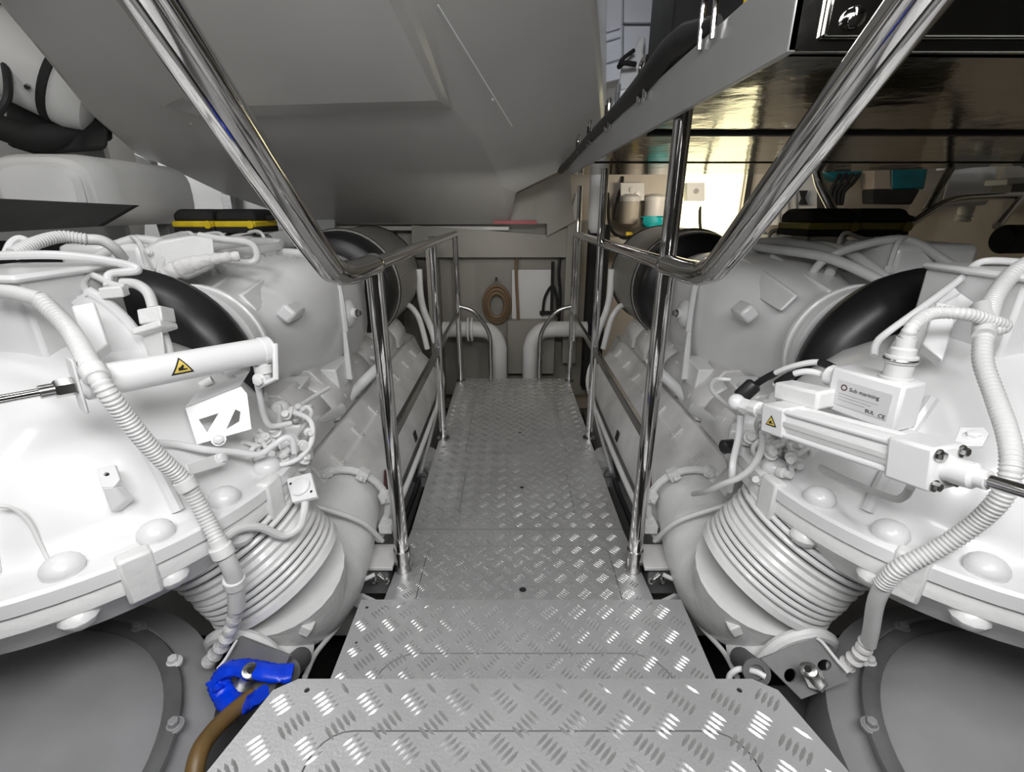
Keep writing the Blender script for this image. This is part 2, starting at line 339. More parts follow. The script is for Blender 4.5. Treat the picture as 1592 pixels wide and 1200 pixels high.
# ================================================================== ENGINES (built outboard-positive, mirrored by side)
def Q(u, v, **k): p = at(u, v, **k); return V((-p.x, p.y, p.z))
def rsec(cx, cz, y, w_, h_, n=28, e_=3.2, sq=None):
    out = []
    for i in range(n):
        a = 2 * pi * i / n; c, s_ = cos(a), sin(a)
        out.append(V((cx + w_ * math.copysign(abs(c) ** (2 / e_), c), y, cz + h_ * math.copysign(abs(s_) ** (2 / e_), s_))))
    return out
def engine(s, lab):
    root = thing('marine_engine', lab, 'engine', (s * .8, 2.0, -.3))
    B = lambda n, mb, m=WHITE, **k: build(n, mb, m, k.pop('root', root), s, **k)
    # crankcase
    B('crankcase', MB().slab([(.50, 1.25, -.35), (.52, 1.25, -.02), (.66, 1.25, .30), (1.0, 1.25, .42), (1.7, 1.25, .42), (1.9, 1.25, -.35)], (0, 1.75, 0)), COVERW, bevel=.01)
    B('engine_top', MB().slab([(1.12, 1.45, .40), (1.14, 1.45, .80), (1.2, 1.45, .86), (1.72, 1.45, .86), (1.8, 1.45, .8), (1.8, 1.45, .4)], (0, 1.35, 0)), WHITE, bevel=.02)
    # exhaust manifold cover
    prof = [(.66, .315), (.645, .305), (.612, .25), (.602, .243), (.592, .247), (.55, .205), (.515, .165), (.487, .11), (.47, .06), (.468, .03), (.49, -.03), (.56, -.05), (.70, .2)]
    secs = []
    for y, k in ((1.30, .93), (1.33, 1), (2.72, 1), (2.80, .96), (2.86, .85)):
        secs.append([V((.62 + (x - .62) * k, y, .15 + (z - .15) * k)) for x, z in prof])
    B('manifold_cover', MB().loft(secs), COVERW, bevel=.004)
    for i in range(7):
        y = 1.42 + i * .215
        b = B('cover_clamp', MB().obox((.628, y, .282), (.588, y, .235), (1, 0, -1), .03, .012).bolt((.60, y, .248), (-.7, 0, .7), .006, .008), COVERW, bevel=.002)
    B('lower_rail', MB().tube([(.455, 1.27, .05), (.447, 1.6, .012), (.447, 2.3, .012), (.45, 2.72, .03), (.47, 2.86, .09), (.50, 2.9, .16)], .012), WHITE)
    B('name_plate', MB().slab([(.4675, 1.44, .05), (.4665, 1.50, .045), (.481, 1.56, .10), (.4995, 1.55, .145), (.485, 1.47, .11)], (-.004, 0, .002)), MAROON)
    B('name_plate', MB().slab([(.4675, 1.96, .05), (.4675, 2.0, .05), (.478, 2.01, .09), (.478, 1.97, .09)], (-.004, 0, .002)), INK)
    # rocker covers
    for i in range(6):
        y0 = 1.34 + i * .25; y1 = y0 + .243
        sec = lambda y, g: [V((x - (x - .84) * g, y, z - (z - .38) * g)) for x, z in ((.665, .318), (.672, .395), (.70, .437), (.745, .468), (.80, .478), (.97, .50), (.97, .32))]
        rc = B('rocker_cover', MB().loft([sec(y0, .10), sec(y0 + .022, 0), sec(y1 - .022, 0), sec(y1, .10)]), COVERW, bevel=.006)
        build('cover_bolt', MB().bolt((.70, (y0 + y1) / 2, .437), (-.6, 0, .8), .006, .007), CASTW, rc, s)
        build('cover_step', MB().loft([[V((x - (x - .8) * g, y, z)) for x, z in ((.70, .43), (.76, .505), (.95, .515), (.95, .43))] for y, g in ((y0 + .05, .05), (y0 + .06, 0), (y1 - .06, 0), (y1 - .05, .05))]), COVERW, rc, s, bevel=.006)
    # exhaust elbow
    el = B('exhaust_elbow', MB().tube([(.580, 1.37, .14), (.575, 1.28, .13), (.572, 1.17, .105), (.576, 1.07, .09), (.582, .995, .105), (.588, .95, .15), (.588, .927, .218)], lambda t: .112 + .026 * min(1, t * 2) + .013 * max(0, t - .55) / .45, 28, 8), CASTW)
    build('joint_flange', MB().torus((.568, 1.33, .14), (.06, 1, 0), .135, .012, 28, 8), CASTW, el, s)
    for a in (70, 120, 165, 210, 20, -30):
        c = V((.568 + .138 * cos(R(a)) * 1, 1.325, .14 + .138 * sin(R(a))))
        build('flange_bolt', MB().box(c, (.034, .03, .034), Quaternion((0, 1, 0), R(-a))).bolt(c - V((0, .014, 0)), (0, -1, 0), .008, .012), CASTW, el, s, bevel=.004)
    build('cast_rib', MB().tube([(.42, 1.2, .1), (.45, 1.14, .21), (.53, 1.11, .275), (.62, 1.1, .31)], .007), CASTW, el, s)
    build('side_lug', MB().box((.425, 1.27, .10), (.04, .035, .03)).bolt((.405, 1.27, .10), (-1, 0, 0), .008, .01), CASTW, el, s, bevel=.004)
    build('drain_tap', MB().cyl((.41, 1.10, .06), (.39, 1.09, .05), .007).ball((.385, 1.09, .046), .010, 8), BOLTM, el, s)
    build('drain_pipe', MB().tube([(.42, 1.10, .06)] + [Q(u, v, t=t) for u, v, t in ((556, 908, 1.36), (549, 935, 1.33), (524, 975, 1.25), (492, 1014, 1.15), (474, 1052, 1.05))], .0062, 8), HOSEW, el, s)
    # mounting foot
    f0 = Q(440, 955, Z=.22)
    ft = B('mounting_foot', MB().loft([[V((.60, 1.0, .12)), V((.70, 1.02, .20)), V((.70, .95, .22)), V((.60, .90, .14)), V((.54, .90, .08)), V((.53, .98, .06))],
        [V((.56, .93, .03)), V((.69, .96, .10)), V((.70, .86, .16)), V((.62, .80, .20)), V((.53, .81, .12)), V((.49, .88, .03))],
        [V((.55, .86, .02)), V((.66, .88, .04)), V((.69, .82, .10)), V((.615, .765, .155)), V((.515, .765, .08)), V((.475, .82, .0))]]), CASTW, sub=1, ang=50)
    build('foot_arch', MB().tube([(.70, .80, .12), (.675, .775, .175), (.62, .765, .205), (.56, .77, .17), (.525, .775, .09)], .014, 10), CASTW, ft, s)
    build('foot_pad', MB().box((.505, .84, .155), (.05, .045, .03), Quaternion((0, 1, 0), R(-30))), CASTW, ft, s, bevel=.004)
    build('foot_bolt', MB().bolt((.615, .755, .165), (0, -1, .4), .011, .01), MIDG, ft, s)
    build('foot_tube', MB().cyl((.505, .80, .09), (.49, .72, .15), .024).lathe([(.027, 0), (.027, .008), (.015, .009), (.015, .001)], (.489, .718, .151), (-.2, -.8, .6)), DKGREY, ft, s)
    # bellows
    ax = V((.476, -.066, .873)).normalized(); o = V((.588, .926, .222)); prof = []
    bl = B('bellows', MB().lathe([(.150, 0), (.163, .004), (.163, .02), (.150, .024)], o, ax, 40), CASTW)
    for g in range(2):
        base = .034 + g * .118
        for i in range(4): build('convolution', MB().torus(o + ax * (base + i * .0158), ax, .1535, .0066, 44, 8, 1), CASTW, bl, s)
        if g == 0: build('bellows_sleeve', MB().lathe([(.140, .086), (.155, .088), (.157, .094), (.152, .102), (.158, .112), (.152, .122), (.158, .132), (.155, .138), (.140, .14)], o, ax, 44), CASTW, bl, s)
    build('bellows_core', MB().lathe([(.145, 0), (.145, .24)], o, ax, 32), DKGREY, bl, s)  # core coloured dark to stand for shade in the gaps between convolutions
    build('clamp_band', MB().lathe([(.152, .213), (.17, .216), (.17, .236), (.152, .24)], o, ax, 40), CASTW, bl, s)
    # air duct
    cx, cz = .94, .655; kx = .07 if s > 0 else .02; cc = lambda y: cx + kx * (2.25 - y) / .9
    dk = [(1.33, .185, .185, 2), (1.41, .183, .183, 2), (1.44, .165, .165, 2.1), (1.50, .165, .168, 2.3), (1.60, .185, .195, 2.8), (1.70, .215, .225, 3.4), (1.82, .24, .235, 4), (2.04, .258, .245, 4), (2.17, .25, .232, 3.4), (2.24, .20, .18, 2.3), (2.27, .17, .16, 2)]
    ad = B('air_duct', MB().loft([rsec(cc(y), cz, y, a, b, 32, e_) for y, a, b, e_ in dk]), WHITE, ang=60)
    build('duct_collar', MB().lathe([(.18, 0), (.203, .004), (.203, .03), (.192, .035), (.192, .065), (.198, .068), (.198, .08), (.18, .085)], (cc(1.325), 1.325, cz), (0, 1, 0), 44), WHITE, ad, s)
    build('duct_end_flange', MB().lathe([(.16, 0), (.195, .003), (.195, .022), (.165, .025), (.165, .12)], (cx, 2.255, cz), (0, 1, 0), 40), WHITE, ad, s)
    build('duct_tongue', MB().slab([(.715, 2.235, .78), (.735, 2.235, .52), (.77, 2.235, .50), (.79, 2.235, .80)], (0, .03, 0)), WHITE, ad, s, bevel=.005)
    build('duct_boss', MB().lathe([(.055, 0), (.04, .012), (.022, .02), (.02, .032), (.012, .036)], (.69, 1.93, .66), (-1, -.25, .05), 24), WHITE, ad, s)
    build('boss_bolt', MB().bolt((.657, 1.922, .662), (-1, -.25, .05), .012, .012), BOLTM, ad, s)
    build('duct_ridge', MB().tube([(1.02, 2.0, .90), (.90, 1.97, .902), (.78, 1.93, .885), (.715, 1.90, .80), (.698, 1.88, .62), (.705, 1.87, .48)], .012, 8), WHITE, ad, s)
    build('cast_web', MB().slab([(.86, 1.47, .81), (.84, 1.85, .90), (.82, 1.85, .80), (.82, 1.47, .76)], (.014, 0, 0)), WHITE, ad, s, bevel=.005)
    build('cast_web', MB().slab([(.96, 1.47, .825), (.96, 1.85, .905), (.94, 1.85, .80), (.94, 1.47, .76)], (.014, 0, 0)), WHITE, ad, s, bevel=.005)
    build('cast_pad', MB().box((.755, 1.56, .74), (.05, .09, .05), Quaternion((0, 1, 0), R(-45))), WHITE, ad, s, bevel=.01)
    build('duct_gusset', MB().slab([(.70, 1.85, .60), (.69, 1.79, .42), (.66, 1.78, .42), (.685, 1.85, .60)], (0, .02, 0)), WHITE, ad, s, bevel=.003)
    build('duct_leg', MB().loft([[V((.83, 1.86, .50)), V((.69, 1.86, .50)), V((.69, 1.70, .49)), V((.83, 1.70, .49))], [V((.77, 1.79, .385)), V((.68, 1.79, .385)), V((.68, 1.70, .385)), V((.77, 1.70, .385))]]), WHITE, ad, s, bevel=.006)
    build('duct_leg', MB().loft([[V((.86, 1.60, .50)), V((.74, 1.60, .50)), V((.74, 1.50, .49)), V((.86, 1.50, .49))], [V((.84, 1.58, .39)), V((.78, 1.58, .39)), V((.78, 1.53, .39)), V((.84, 1.53, .39))]]), WHITE, ad, s, bevel=.006)
    # rubber sleeves
    rs = [(.17, -.02), (.25, -.016), (.285, .02), (.295, .065), (.278, .105), (.245, .135), (.20, .14)]
    B('rubber_sleeve', MB().lathe(rs, (1.0 + kx * .9, 1.195, .62), (-.1, 1, .05), 48), BLACK, ang=50)
    B('rubber_sleeve', MB().lathe([(.17, 0), (.25, .005), (.275, .03), (.285, .07), (.285, .15), (.25, .17)], (.90, 2.36, .68), (0, 1, 0), 44), BLACK, ang=50)
    # air filter drum
    dr = B('air_filter_drum', MB().lathe([(.282, 0), (.292, .004), (.292, .55), (.285, .575), (.25, .59)], (.90, 2.50, .68), (0, 1, 0), 48), MESHG)
    build('drum_rim', MB().torus((.90, 3.04, .68), (0, 1, 0), .291, .007, 48, 8), MATB, dr, s)
    build('drum_rim', MB().torus((.90, 2.51, .68), (0, 1, 0), .291, .006, 48, 8), BLACK, dr, s)
    # breather pipes at the far end of the bank
    B('breather_pipe', MB().tube([(.60, 3.0, .72), (.60, 3.0, .56), (.58, 2.99, .45), (.53, 2.92, .36), (.50, 2.88, .28)], .022), WHITE)
    B('breather_pipe', MB().tube([(.74, 2.9, .50), (.66, 2.88, .52), (.60, 2.86, .46), (.57, 2.85, .36), (.55, 2.85, .25)], .017), WHITE)
    B('hanging_pipe', MB().tube([(.475, 2.75, .20), (.445, 2.6, .12), (.44, 2.4, .02), (.445, 2.2, -.05), (.45, 1.95, -.1)], .009, 8), HOSEW)
    # pump and pipes down in the bilge
    B('bilge_pump', MB().lathe([(.0, 0), (.06, .01), (.075, .05), (.075, .1), (.05, .12), (.05, .2)], (.47, 2.2, -.13), (0.1, .2, -1), 20), CASTW)
    B('bilge_pipe', MB().tube([(.60, 2.3, -.2), (.47, 2.14, -.19), (.42, 2.04, -.17), (.39, 2.0, -.25)], .012), HOSEW)
    # inter-cover pipework
    B('coolant_stub', MB().cyl((.68, 1.66, .345), (.70, 1.42, .395), .026).cyl((.69, 1.70, .37), (.76, 1.78, .42), .03), WHITE)
    B('coolant_pipe', MB().tube([(.60, 1.93, .42), (.625, 1.88, .40), (.66, 1.84, .37), (.69, 1.76, .345), (.73, 1.70, .38)], .022), WHITE)
    v0 = B('valve_cluster', MB().ball((.62, 2.03, .425), .018).bolt((.60, 2.0, .44), (0, 0, 1), .012, .02).cyl((.58, 2.0, .43), (.66, 2.06, .43), .010).cyl((.61, 2.03, .43), (.61, 2.03, .50), .009), CASTW)
    # engine-top clutter
    for i, (a, b, c) in enumerate(((1.2, 1.5, .10), (1.22, 1.85, .07), (1.25, 2.2, .09))):
        B('top_housing', MB().box((a + .08, b + .12, .86 + c / 2), (.26, .26, c)), WHITE, bevel=.02)
    B('top_rail_pipe', MB().tube([(1.12, 1.4, .84), (1.12, 1.7, .93), (1.13, 2.1, .92), (1.13, 2.6, .88)], .016), WHITE)
    random.seed(21)
    for i in range(9):
        y = 1.5 + i * .14; x = random.uniform(1.12, 1.3); q = B('fuel_line', MB().tube([(x, y, .86), (x + .01, y, .95 + random.uniform(0, .03)), (x + .10, y + .05, .965), (x + .22, y + .07, .93), (x + .24, y + .07, .86)], .0075, 8), CASTW)
        build('line_nut', MB().lathe([(.013, 0), (.013, .02)], (x, y, .875), (0, 0, 1), 6), CASTW, q, s)
        if i % 2: B('injector_cap', MB().lathe([(.035, 0), (.035, .03), (.026, .036), (.026, .05), (.012, .054)], (x + .14, y - .03, .86), (0, 0, 1), 18), CASTW)
    B('looped_hose', MB().tube([(1.05, 1.62, .86), (1.1, 1.70, .92), (1.05, 1.95, .94), (.98, 2.05, .93), (.96, 1.9, .92), (1.02, 1.6, .91), (1.12, 1.42, .84)], .016), HOSEW)
    B('looped_hose', MB().tube([(1.3, 1.45, .90), (1.2, 1.52, .97), (1.1, 1.58, .95), (1.02, 1.62, .9), (1.0, 1.66, .82)], .013), HOSEW)
    return root
EL = engine(-1, 'white marine engine along the left of the walkway')
ER = engine(1, 'white marine engine along the right of the walkway')

# ================================================================== DOMED HOUSINGS on the near engine ends
def dome(s, lab):
    C0 = V((1.0, .955, .465)); root = thing('domed_housing', lab, 'engine housing', (s * C0.x, C0.y, C0.z))
    B = lambda n, mb, m=WHITE, **k: build(n, mb, m, k.pop('root', root), s, **k)
    prof = [(.05, .345), (.12, .335), (.20, .30), (.27, .255), (.325, .20), (.365, .14), (.39, .09), (.405, .055), (.43, .045), (.462, .042)]
    B('dome_shell', MB().lathe([(r, h) for r, h in prof], C0, (0, 0, 1), 64), WHITE, ang=60)
    B('upper_flange', MB().lathe([(.40, .045), (.468, .045), (.474, .04), (.474, .016), (.40, .014)], C0, (0, 0, 1), 72), WHITE)
    B('lower_flange', MB().lathe([(.40, .012), (.466, .011), (.470, .004), (.470, -.018), (.44, -.05), (.42, -.085), (.35, -.10)], C0, (0, 0, 1), 72), CASTW)
    for i in range(22):
        a = R(i * 360 / 22 + 4); d = V((cos(a), sin(a), 0)); c = C0 + d * .435
        f = B('flange_bolt', MB().ball(c + V((0, 0, .052)), .029, 16, (1, 1, .8)).cyl(c + V((0, 0, .03)), c + V((0, 0, .048)), .022), WHITE, ang=60)
        build('flange_nut', MB().ball(c + d * .015 + V((0, 0, -.035)), .028, 12, (1, 1, .8)), CASTW, f, s)
    for i in range(11):
        a = R(i * 360 / 11 - 7); d = V((cos(a), sin(a), 0)); c = C0 + d * .462
        B('flange_lug', MB().obox(c + V((0, 0, .05)), c + V((0, 0, -.04)), d, .05, .03), CASTW, bevel=.006)
    # cast ribs over the dome
    for a0 in (-150, -115, -20, 25, 60):
        a = R(a0); d = V((cos(a), sin(a), 0))
        B('cast_rib', MB().tube([C0 + d * r + V((0, 0, h + .003)) for r, h in prof[3:8]], .011, 8, 3), WHITE)
    # boss with lifting hole
    pa = Q(165, 730, Y=.62) 
    B('top_turret', MB().loft([[V((C0.x + x, C0.y + y, z)) for x, y in ((-.10, -.1), (.10, -.1), (.10, .12), (-.10, .12))] for z in (.66, .935)]).box((C0.x, C0.y, .94), (.225, .24, .014)), WHITE, bevel=.01)
    sp = [Q(u, v, t=t) for u, v, t in ((135, 452, .96), (165, 470, .98), (195, 497, 1.0), (220, 530, 1.02), (238, 562, 1.03), (250, 605, 1.04))]
    inr = [Q(u, v, t=t) for u, v, t in ((110, 470, .93), (130, 490, .95), (150, 520, .96), (170, 555, .96), (185, 590, .96), (195, 620, .97))]
    B('outlet_shroud', MB().add(sp + inr + [p + V((.02, .03, -.03)) for p in sp + inr], [(i, i + 1, i + 7, i + 6) for i in range(5)] + [(i + 12, i + 18, i + 19, i + 13) for i in range(5)] + [(i, i + 12, i + 13, i + 1) for i in range(5)] + [(i + 6, i + 7, i + 19, i + 18) for i in range(5)] + [(0, 6, 18, 12), (5, 17, 23, 11)]), WHITE, ang=50)
    B('shroud_rim', MB().tube(sp, .011, 10), WHITE)
    return root
DL = dome(-1, 'big white domed housing at the near end of the left engine')
DR = dome(1, 'big white domed housing at the near end of the right engine')
def gearbox(s, lab):
    root = thing('gearbox', lab, 'gearbox', (s * 1.05, .7, -.4))
    B = lambda n, mb, m=GEARG, **k: build(n, mb, m, k.pop('root', root), s, **k)
    o = V((.975, .50, .13)); ax = V((-.06, -.06, 1)).normalized()
    B('gearbox_casing', MB().lathe([(.40, -.45), (.41, -.10), (.395, -.03), (.33, -.0), (.33, .012)], o + V((.02, .03, 0)), ax, 64), GEARG)
    B('casing_flange', MB().torus(o + ax * .012, ax, .325, .018, 64, 10, .6), DKGREY)
    B('casing_cover', MB().lathe([(.315, .01), (.305, .022), (.26, .035), (.15, .045), (.02, .05)], o, ax, 64), GEARG, ang=60)
    t = V((0, 0, 1)); n = (t - ax * t.dot(ax)).normalized(); b = ax.cross(n)
    for i in range(14):
        a = 2 * pi * i / 14 + .2; c = o + (n * cos(a) + b * sin(a)) * .335 + ax * .012
        B('cover_bolt', MB().lathe([(.017, 0), (.017, .008)], c, ax, 14).bolt(c + ax * .008, ax, .010, .010), CASTW if i % 3 == 0 else GEARG, bevel=.002)
    B('oil_sump', MB().slab([(.60, .35, -.5), (.60, .95, -.5), (.62, .95, -.18), (.62, .45, -.12)], (.5, 0, 0)), GEARG, bevel=.02)
    return root
GL = gearbox(-1, 'grey round gearbox under the left domed housing')
GR = gearbox(1, 'grey round gearbox under the right domed housing')

# ================================================================== HULL MOULDING overhead
Z0, SL, Y0 = 1.0, .36, 3.25
def hp(u, v, dz=0, k=1.0):
    p = onplane(u, v, Z0 + dz, SL, Y0); p = CAM + (p - CAM) * k; return p
tubm = MB()
L = [(-330, -420), (0, 12), (70, 95), (140, 180), (205, 236), (345, 302), (480, 349)]
rid = [(640, -420), (652, 0), (702, 168), (745, 215), (782, 290), (792, 350)]
inn = [(-20, -420), (120, 0), (280, 152), (330, 166), (690, 156), (616, 0), (560, -420)]
band = [(-60, -420), (90, 0), (255, 165), (325, 184), (703, 168), (652, 0), (640, -420)]
Lp = [hp(*p) for p in L]; bp_ = [hp(*p) for p in band]; ip = [hp(*p, dz=z_) for p, z_ in zip(inn, (0, 0, -.02, -.06, -.06, -.06, -.06))]
idx = {}
def addv(ps): o = len(tubm.v); tubm.v += ps; return list(range(o, o + len(ps)))
iL = addv(Lp); iB = addv(bp_); iI = addv(ip)
far = addv([hp(600, 351), hp(792, 350), hp(782, 290), hp(745, 215)])
rt = addv([hp(915, -420, k=1.1), hp(927, 0, k=1.12), hp(936, 110, k=1.12), hp(942, 200, k=1.12), hp(890, 258, k=1.08), hp(803, 300, k=1.04)])
def F(*a): tubm.f.append(a); tubm.mi.append(0)
# left outer strip
F(iL[0], iL[1], iB[1], iB[0]); F(iL[1], iL[2], iL[3], iB[2], iB[1]); F(iL[3], iL[4], iB[3], iB[2]); F(iL[4], iL[5], iB[3])
F(iL[5], iL[6], far[0], iB[3]); F(far[0], iB[4], iB[3]); F(far[0], far[1], far[2], far[3], iB[4])
for i in range(6): F(iB[i], iB[i + 1], iI[i + 1], iI[i])
F(*iI)
F(iB[6], iB[5], rt[1], rt[0]); F(iB[5], iB[4], far[3], rt[3], rt[2], rt[1]); F(far[3], far[2], rt[5], rt[4], rt[3]); F(far[2], far[1], rt[5])
# upstand all round the outer boundary
ring = iL + [far[0], far[1], rt[5], rt[4], rt[3], rt[2], rt[1], rt[0]]
top = addv([tubm.v[i] + V((0, .25, .75)) for i in ring])
for i in range(len(ring) - 1): F(ring[i], ring[i + 1], top[i + 1], top[i])
F(*top)
hm = thing('hull_moulding', 'large pale grey glossy hull moulding hanging over the walkway', 'hull moulding', (-.6, 3.25, 1.0))
build('moulded_shell', tubm, TUB, hm, ang=7, bevel=.02)
build('bottom_lip', MB().obox(hp(470, 352) + V((0, .01, -.012)), hp(792, 352) + V((0, .01, -.012)), (0, 0, 1), .03, .03), TUB, hm, bevel=.006)
for a, b in (((681, 8), (796, 196)),):
    build('seam_bead', MB().tube([hp(*a, k=1.0) , hp((a[0] + b[0]) / 2, (a[1] + b[1]) / 2) , hp(*b)], .0022, 6), WHITE, hm)
for p in ((518, 128), (385, 139), (297, 192), (766, 155)): build('screw_cap', MB().ball(hp(*p), .006, 10), TUB, hm)
# side wedge right of the moulding, dark slot under it
struct('trim_2', MB().slab([at(803, 300, Y=3.3), at(885, 262, Y=3.3), at(893, 345, Y=3.3), at(850, 368, Y=3.3), at(850, 348, Y=3.3), at(790, 348, Y=3.3), at(792, 318, Y=3.3)], (0, .12, 0)), BULK, bevel=.004)
struct('trim_3', MB().slab([at(640, 350, Y=3.35), at(850, 365, Y=3.35), at(893, 350, Y=3.35), at(890, 400, Y=3.35), at(640, 400, Y=3.35)], (0, .05, 0)), BULK)
struct('trim_4', MB().box((.0, 3.28, .99), (.28, .05, .02)), RED)
# ================================================================== STEEL TRAY (raised platform)
tr = thing('steel_tray', 'polished stainless tray platform high on the right', 'platform', (.34, .74, 1.25))
build('tray_bottom', MB().slab([(.345, .76, 1.25), (.345, 1.40, 1.25), (2.4, 1.40, 1.25), (2.4, .80, 1.25)], (0, 0, .012)), MIRR, tr)
build('tray_bottom', MB().slab([(.345, 1.43, 1.25), (.30, 2.03, 1.235), (2.4, 2.0, 1.235), (2.4, 1.43, 1.25)], (0, 0, .012)), MIRR, tr)
build('tray_bottom', MB().slab([(.30, 2.06, 1.235), (.27, 2.55, 1.225), (1.2, 2.5, 1.225), (2.4, 2.05, 1.235)], (0, 0, .012)), MIRR, tr)
build('joint_gasket', MB().box((1.37, 1.415, 1.25), (2.05, .03, .014)), MATB, tr)
build('joint_gasket', MB().box((1.35, 2.045, 1.238), (2.1, .025, .012)), MATB, tr)
build('side_fascia', MB().slab([(.345, .74, 1.25), (.265, 2.56, 1.225), (.265, 2.56, 1.30), (.345, .74, 1.36)], (.012, 0, 0)), FASC, tr, bevel=.002)
build('front_fascia', MB().slab([(.345, .74, 1.25), (2.4, .74, 1.25), (2.4, .74, 1.345), (.345, .74, 1.345)], (0, .012, 0)), MIRR, tr, bevel=.002)
build('front_panel', MB().box((1.4, .735, 1.302), (2.03, .012, .075)), MIRR, tr, bevel=.003)
build('panel_bolt', MB().lathe([(.013, 0), (.012, .008), (.007, .011)], (.416, .729, 1.283), (0, -1, 0), 16), CHROME, tr)
build('tray_deck', MB().slab([(.36, .75, 1.30), (.285, 2.5, 1.27), (2.4, 2.5, 1.27), (2.4, .75, 1.30)], (0, 0, .008)), BRUSH, tr)
# black hose along the tray edge and its hoops
bh = build('ribbed_hose', MB().tube([(.340, 1.0, 1.365), (.325, 1.18, 1.38), (.315, 1.35, 1.36), (.30, 1.7, 1.34), (.285, 2.1, 1.32), (.27, 2.5, 1.29), (.24, 2.75, 1.26)], lambda t: .012 + .015 * min(1, t * 9) if t < .32 else max(.019, .027 - (t - .32) * .06), 14), BLACK)
tag(bh, 'thick black hose lying along the edge of the steel tray', 'hose')
for i, (y, zz) in enumerate(((1.0, .062), (1.38, .07), (1.75, .065), (2.05, .06), (2.3, .055))):
    k = (y - .74) / 1.82; x = .345 - .08 * k; z = 1.36 - .06 * k
    h = build('hose_hoop', MB().tube([(x - .008, y - .03, z - .02), (x - .01, y - .03, z + zz - .02), (x - .008, y - .02, z + zz), (x - .008, y + .02, z + zz), (x - .01, y + .03, z + zz - .02), (x - .008, y + .03, z - .02)], .005, 8, 4), CHROME)
    tag(h, ['nearest small chrome hoop on the tray edge', 'second small chrome hoop from the near corner of the tray', 'third small chrome hoop from the near corner of the tray', 'fourth small chrome hoop from the near corner of the tray', 'farthest small chrome hoop on the tray edge'][i], 'hoop', 'chrome hoops over the black hose')
# ================================================================== FITTINGS on and around the engines
def T3(*ps): return [at(u, v, t=t) for u, v, t in ps]
def onp(u, v, p0, n):                     # where a sight line meets a plane
    d = at(u, v, t=1) - CAM; return CAM + d * ((p0 - CAM).dot(n) / d.dot(n))
def quad(ps, t3):                         # corner outline ps in the plane through three surveyed points
    a, b, c = T3(*t3); n = (b - a).cross(c - a).normalized()
    if n.dot(a - CAM) > 0: n = -n
    return [onp(u, v, a, n) for u, v in ps], n, a
def warn_sign(root, c, ux, uy, n, sz, curve=0):
    def pt(x, y, lift):
        if curve:
            a = y / curve; return c - n * curve + ux * x + (n * cos(a) + uy * sin(a)) * (curve + lift)
        return c + ux * x + uy * y + n * lift
    def tri(k, lift, m, name):
        rows = []; N = 7
        for i in range(N + 1):
            y = (-.45 + .95 * i / N * 1.0) * sz * k; hw = .58 * sz * k * (1 - i / N) + .0002
            rows.append([pt(-hw, y, lift), pt(hw, y, lift)])
        mb = MB(); vs = [p for r_ in rows for p in r_]
        mb.add(vs, [(2 * i, 2 * i + 1, 2 * i + 3, 2 * i + 2) for i in range(N)])
        return build(name, mb, m, root)
    o = tri(1, .0008, INK, 'warning_sticker')
    mb = MB(); k = .78; N = 6; vs = []
    for i in range(N + 1):
        y = (-.45 + .9 * i / N) * sz * k - .0 * sz; hw = .56 * sz * k * (1 - i / N) + .0001
        vs += [pt(-hw, y, .0013), pt(hw, y, .0013)]
    f = build('yellow_face', mb.add(vs, [(2 * i, 2 * i + 1, 2 * i + 3, 2 * i + 2) for i in range(N)]), ORY, root); f.parent = o; f.matrix_parent_inverse = Matrix.Translation(root_world(root)).inverted() if False else Matrix()
    o.matrix_parent_inverse = Matrix.Translation(root_world(root)).inverted()
    g = build('hand_symbol', MB().add([pt(x * sz, y * sz, .0018) for x, y in ((-.2, -.24), (.24, -.24), (.24, -.17), (.05, -.15), (.12, .0), (.04, .06), (-.06, -.04), (-.2, -.1))], [tuple(range(8))]), INK, None)
    g.parent = o
    return o
Vf = lambda p: (CAM - p).normalized()
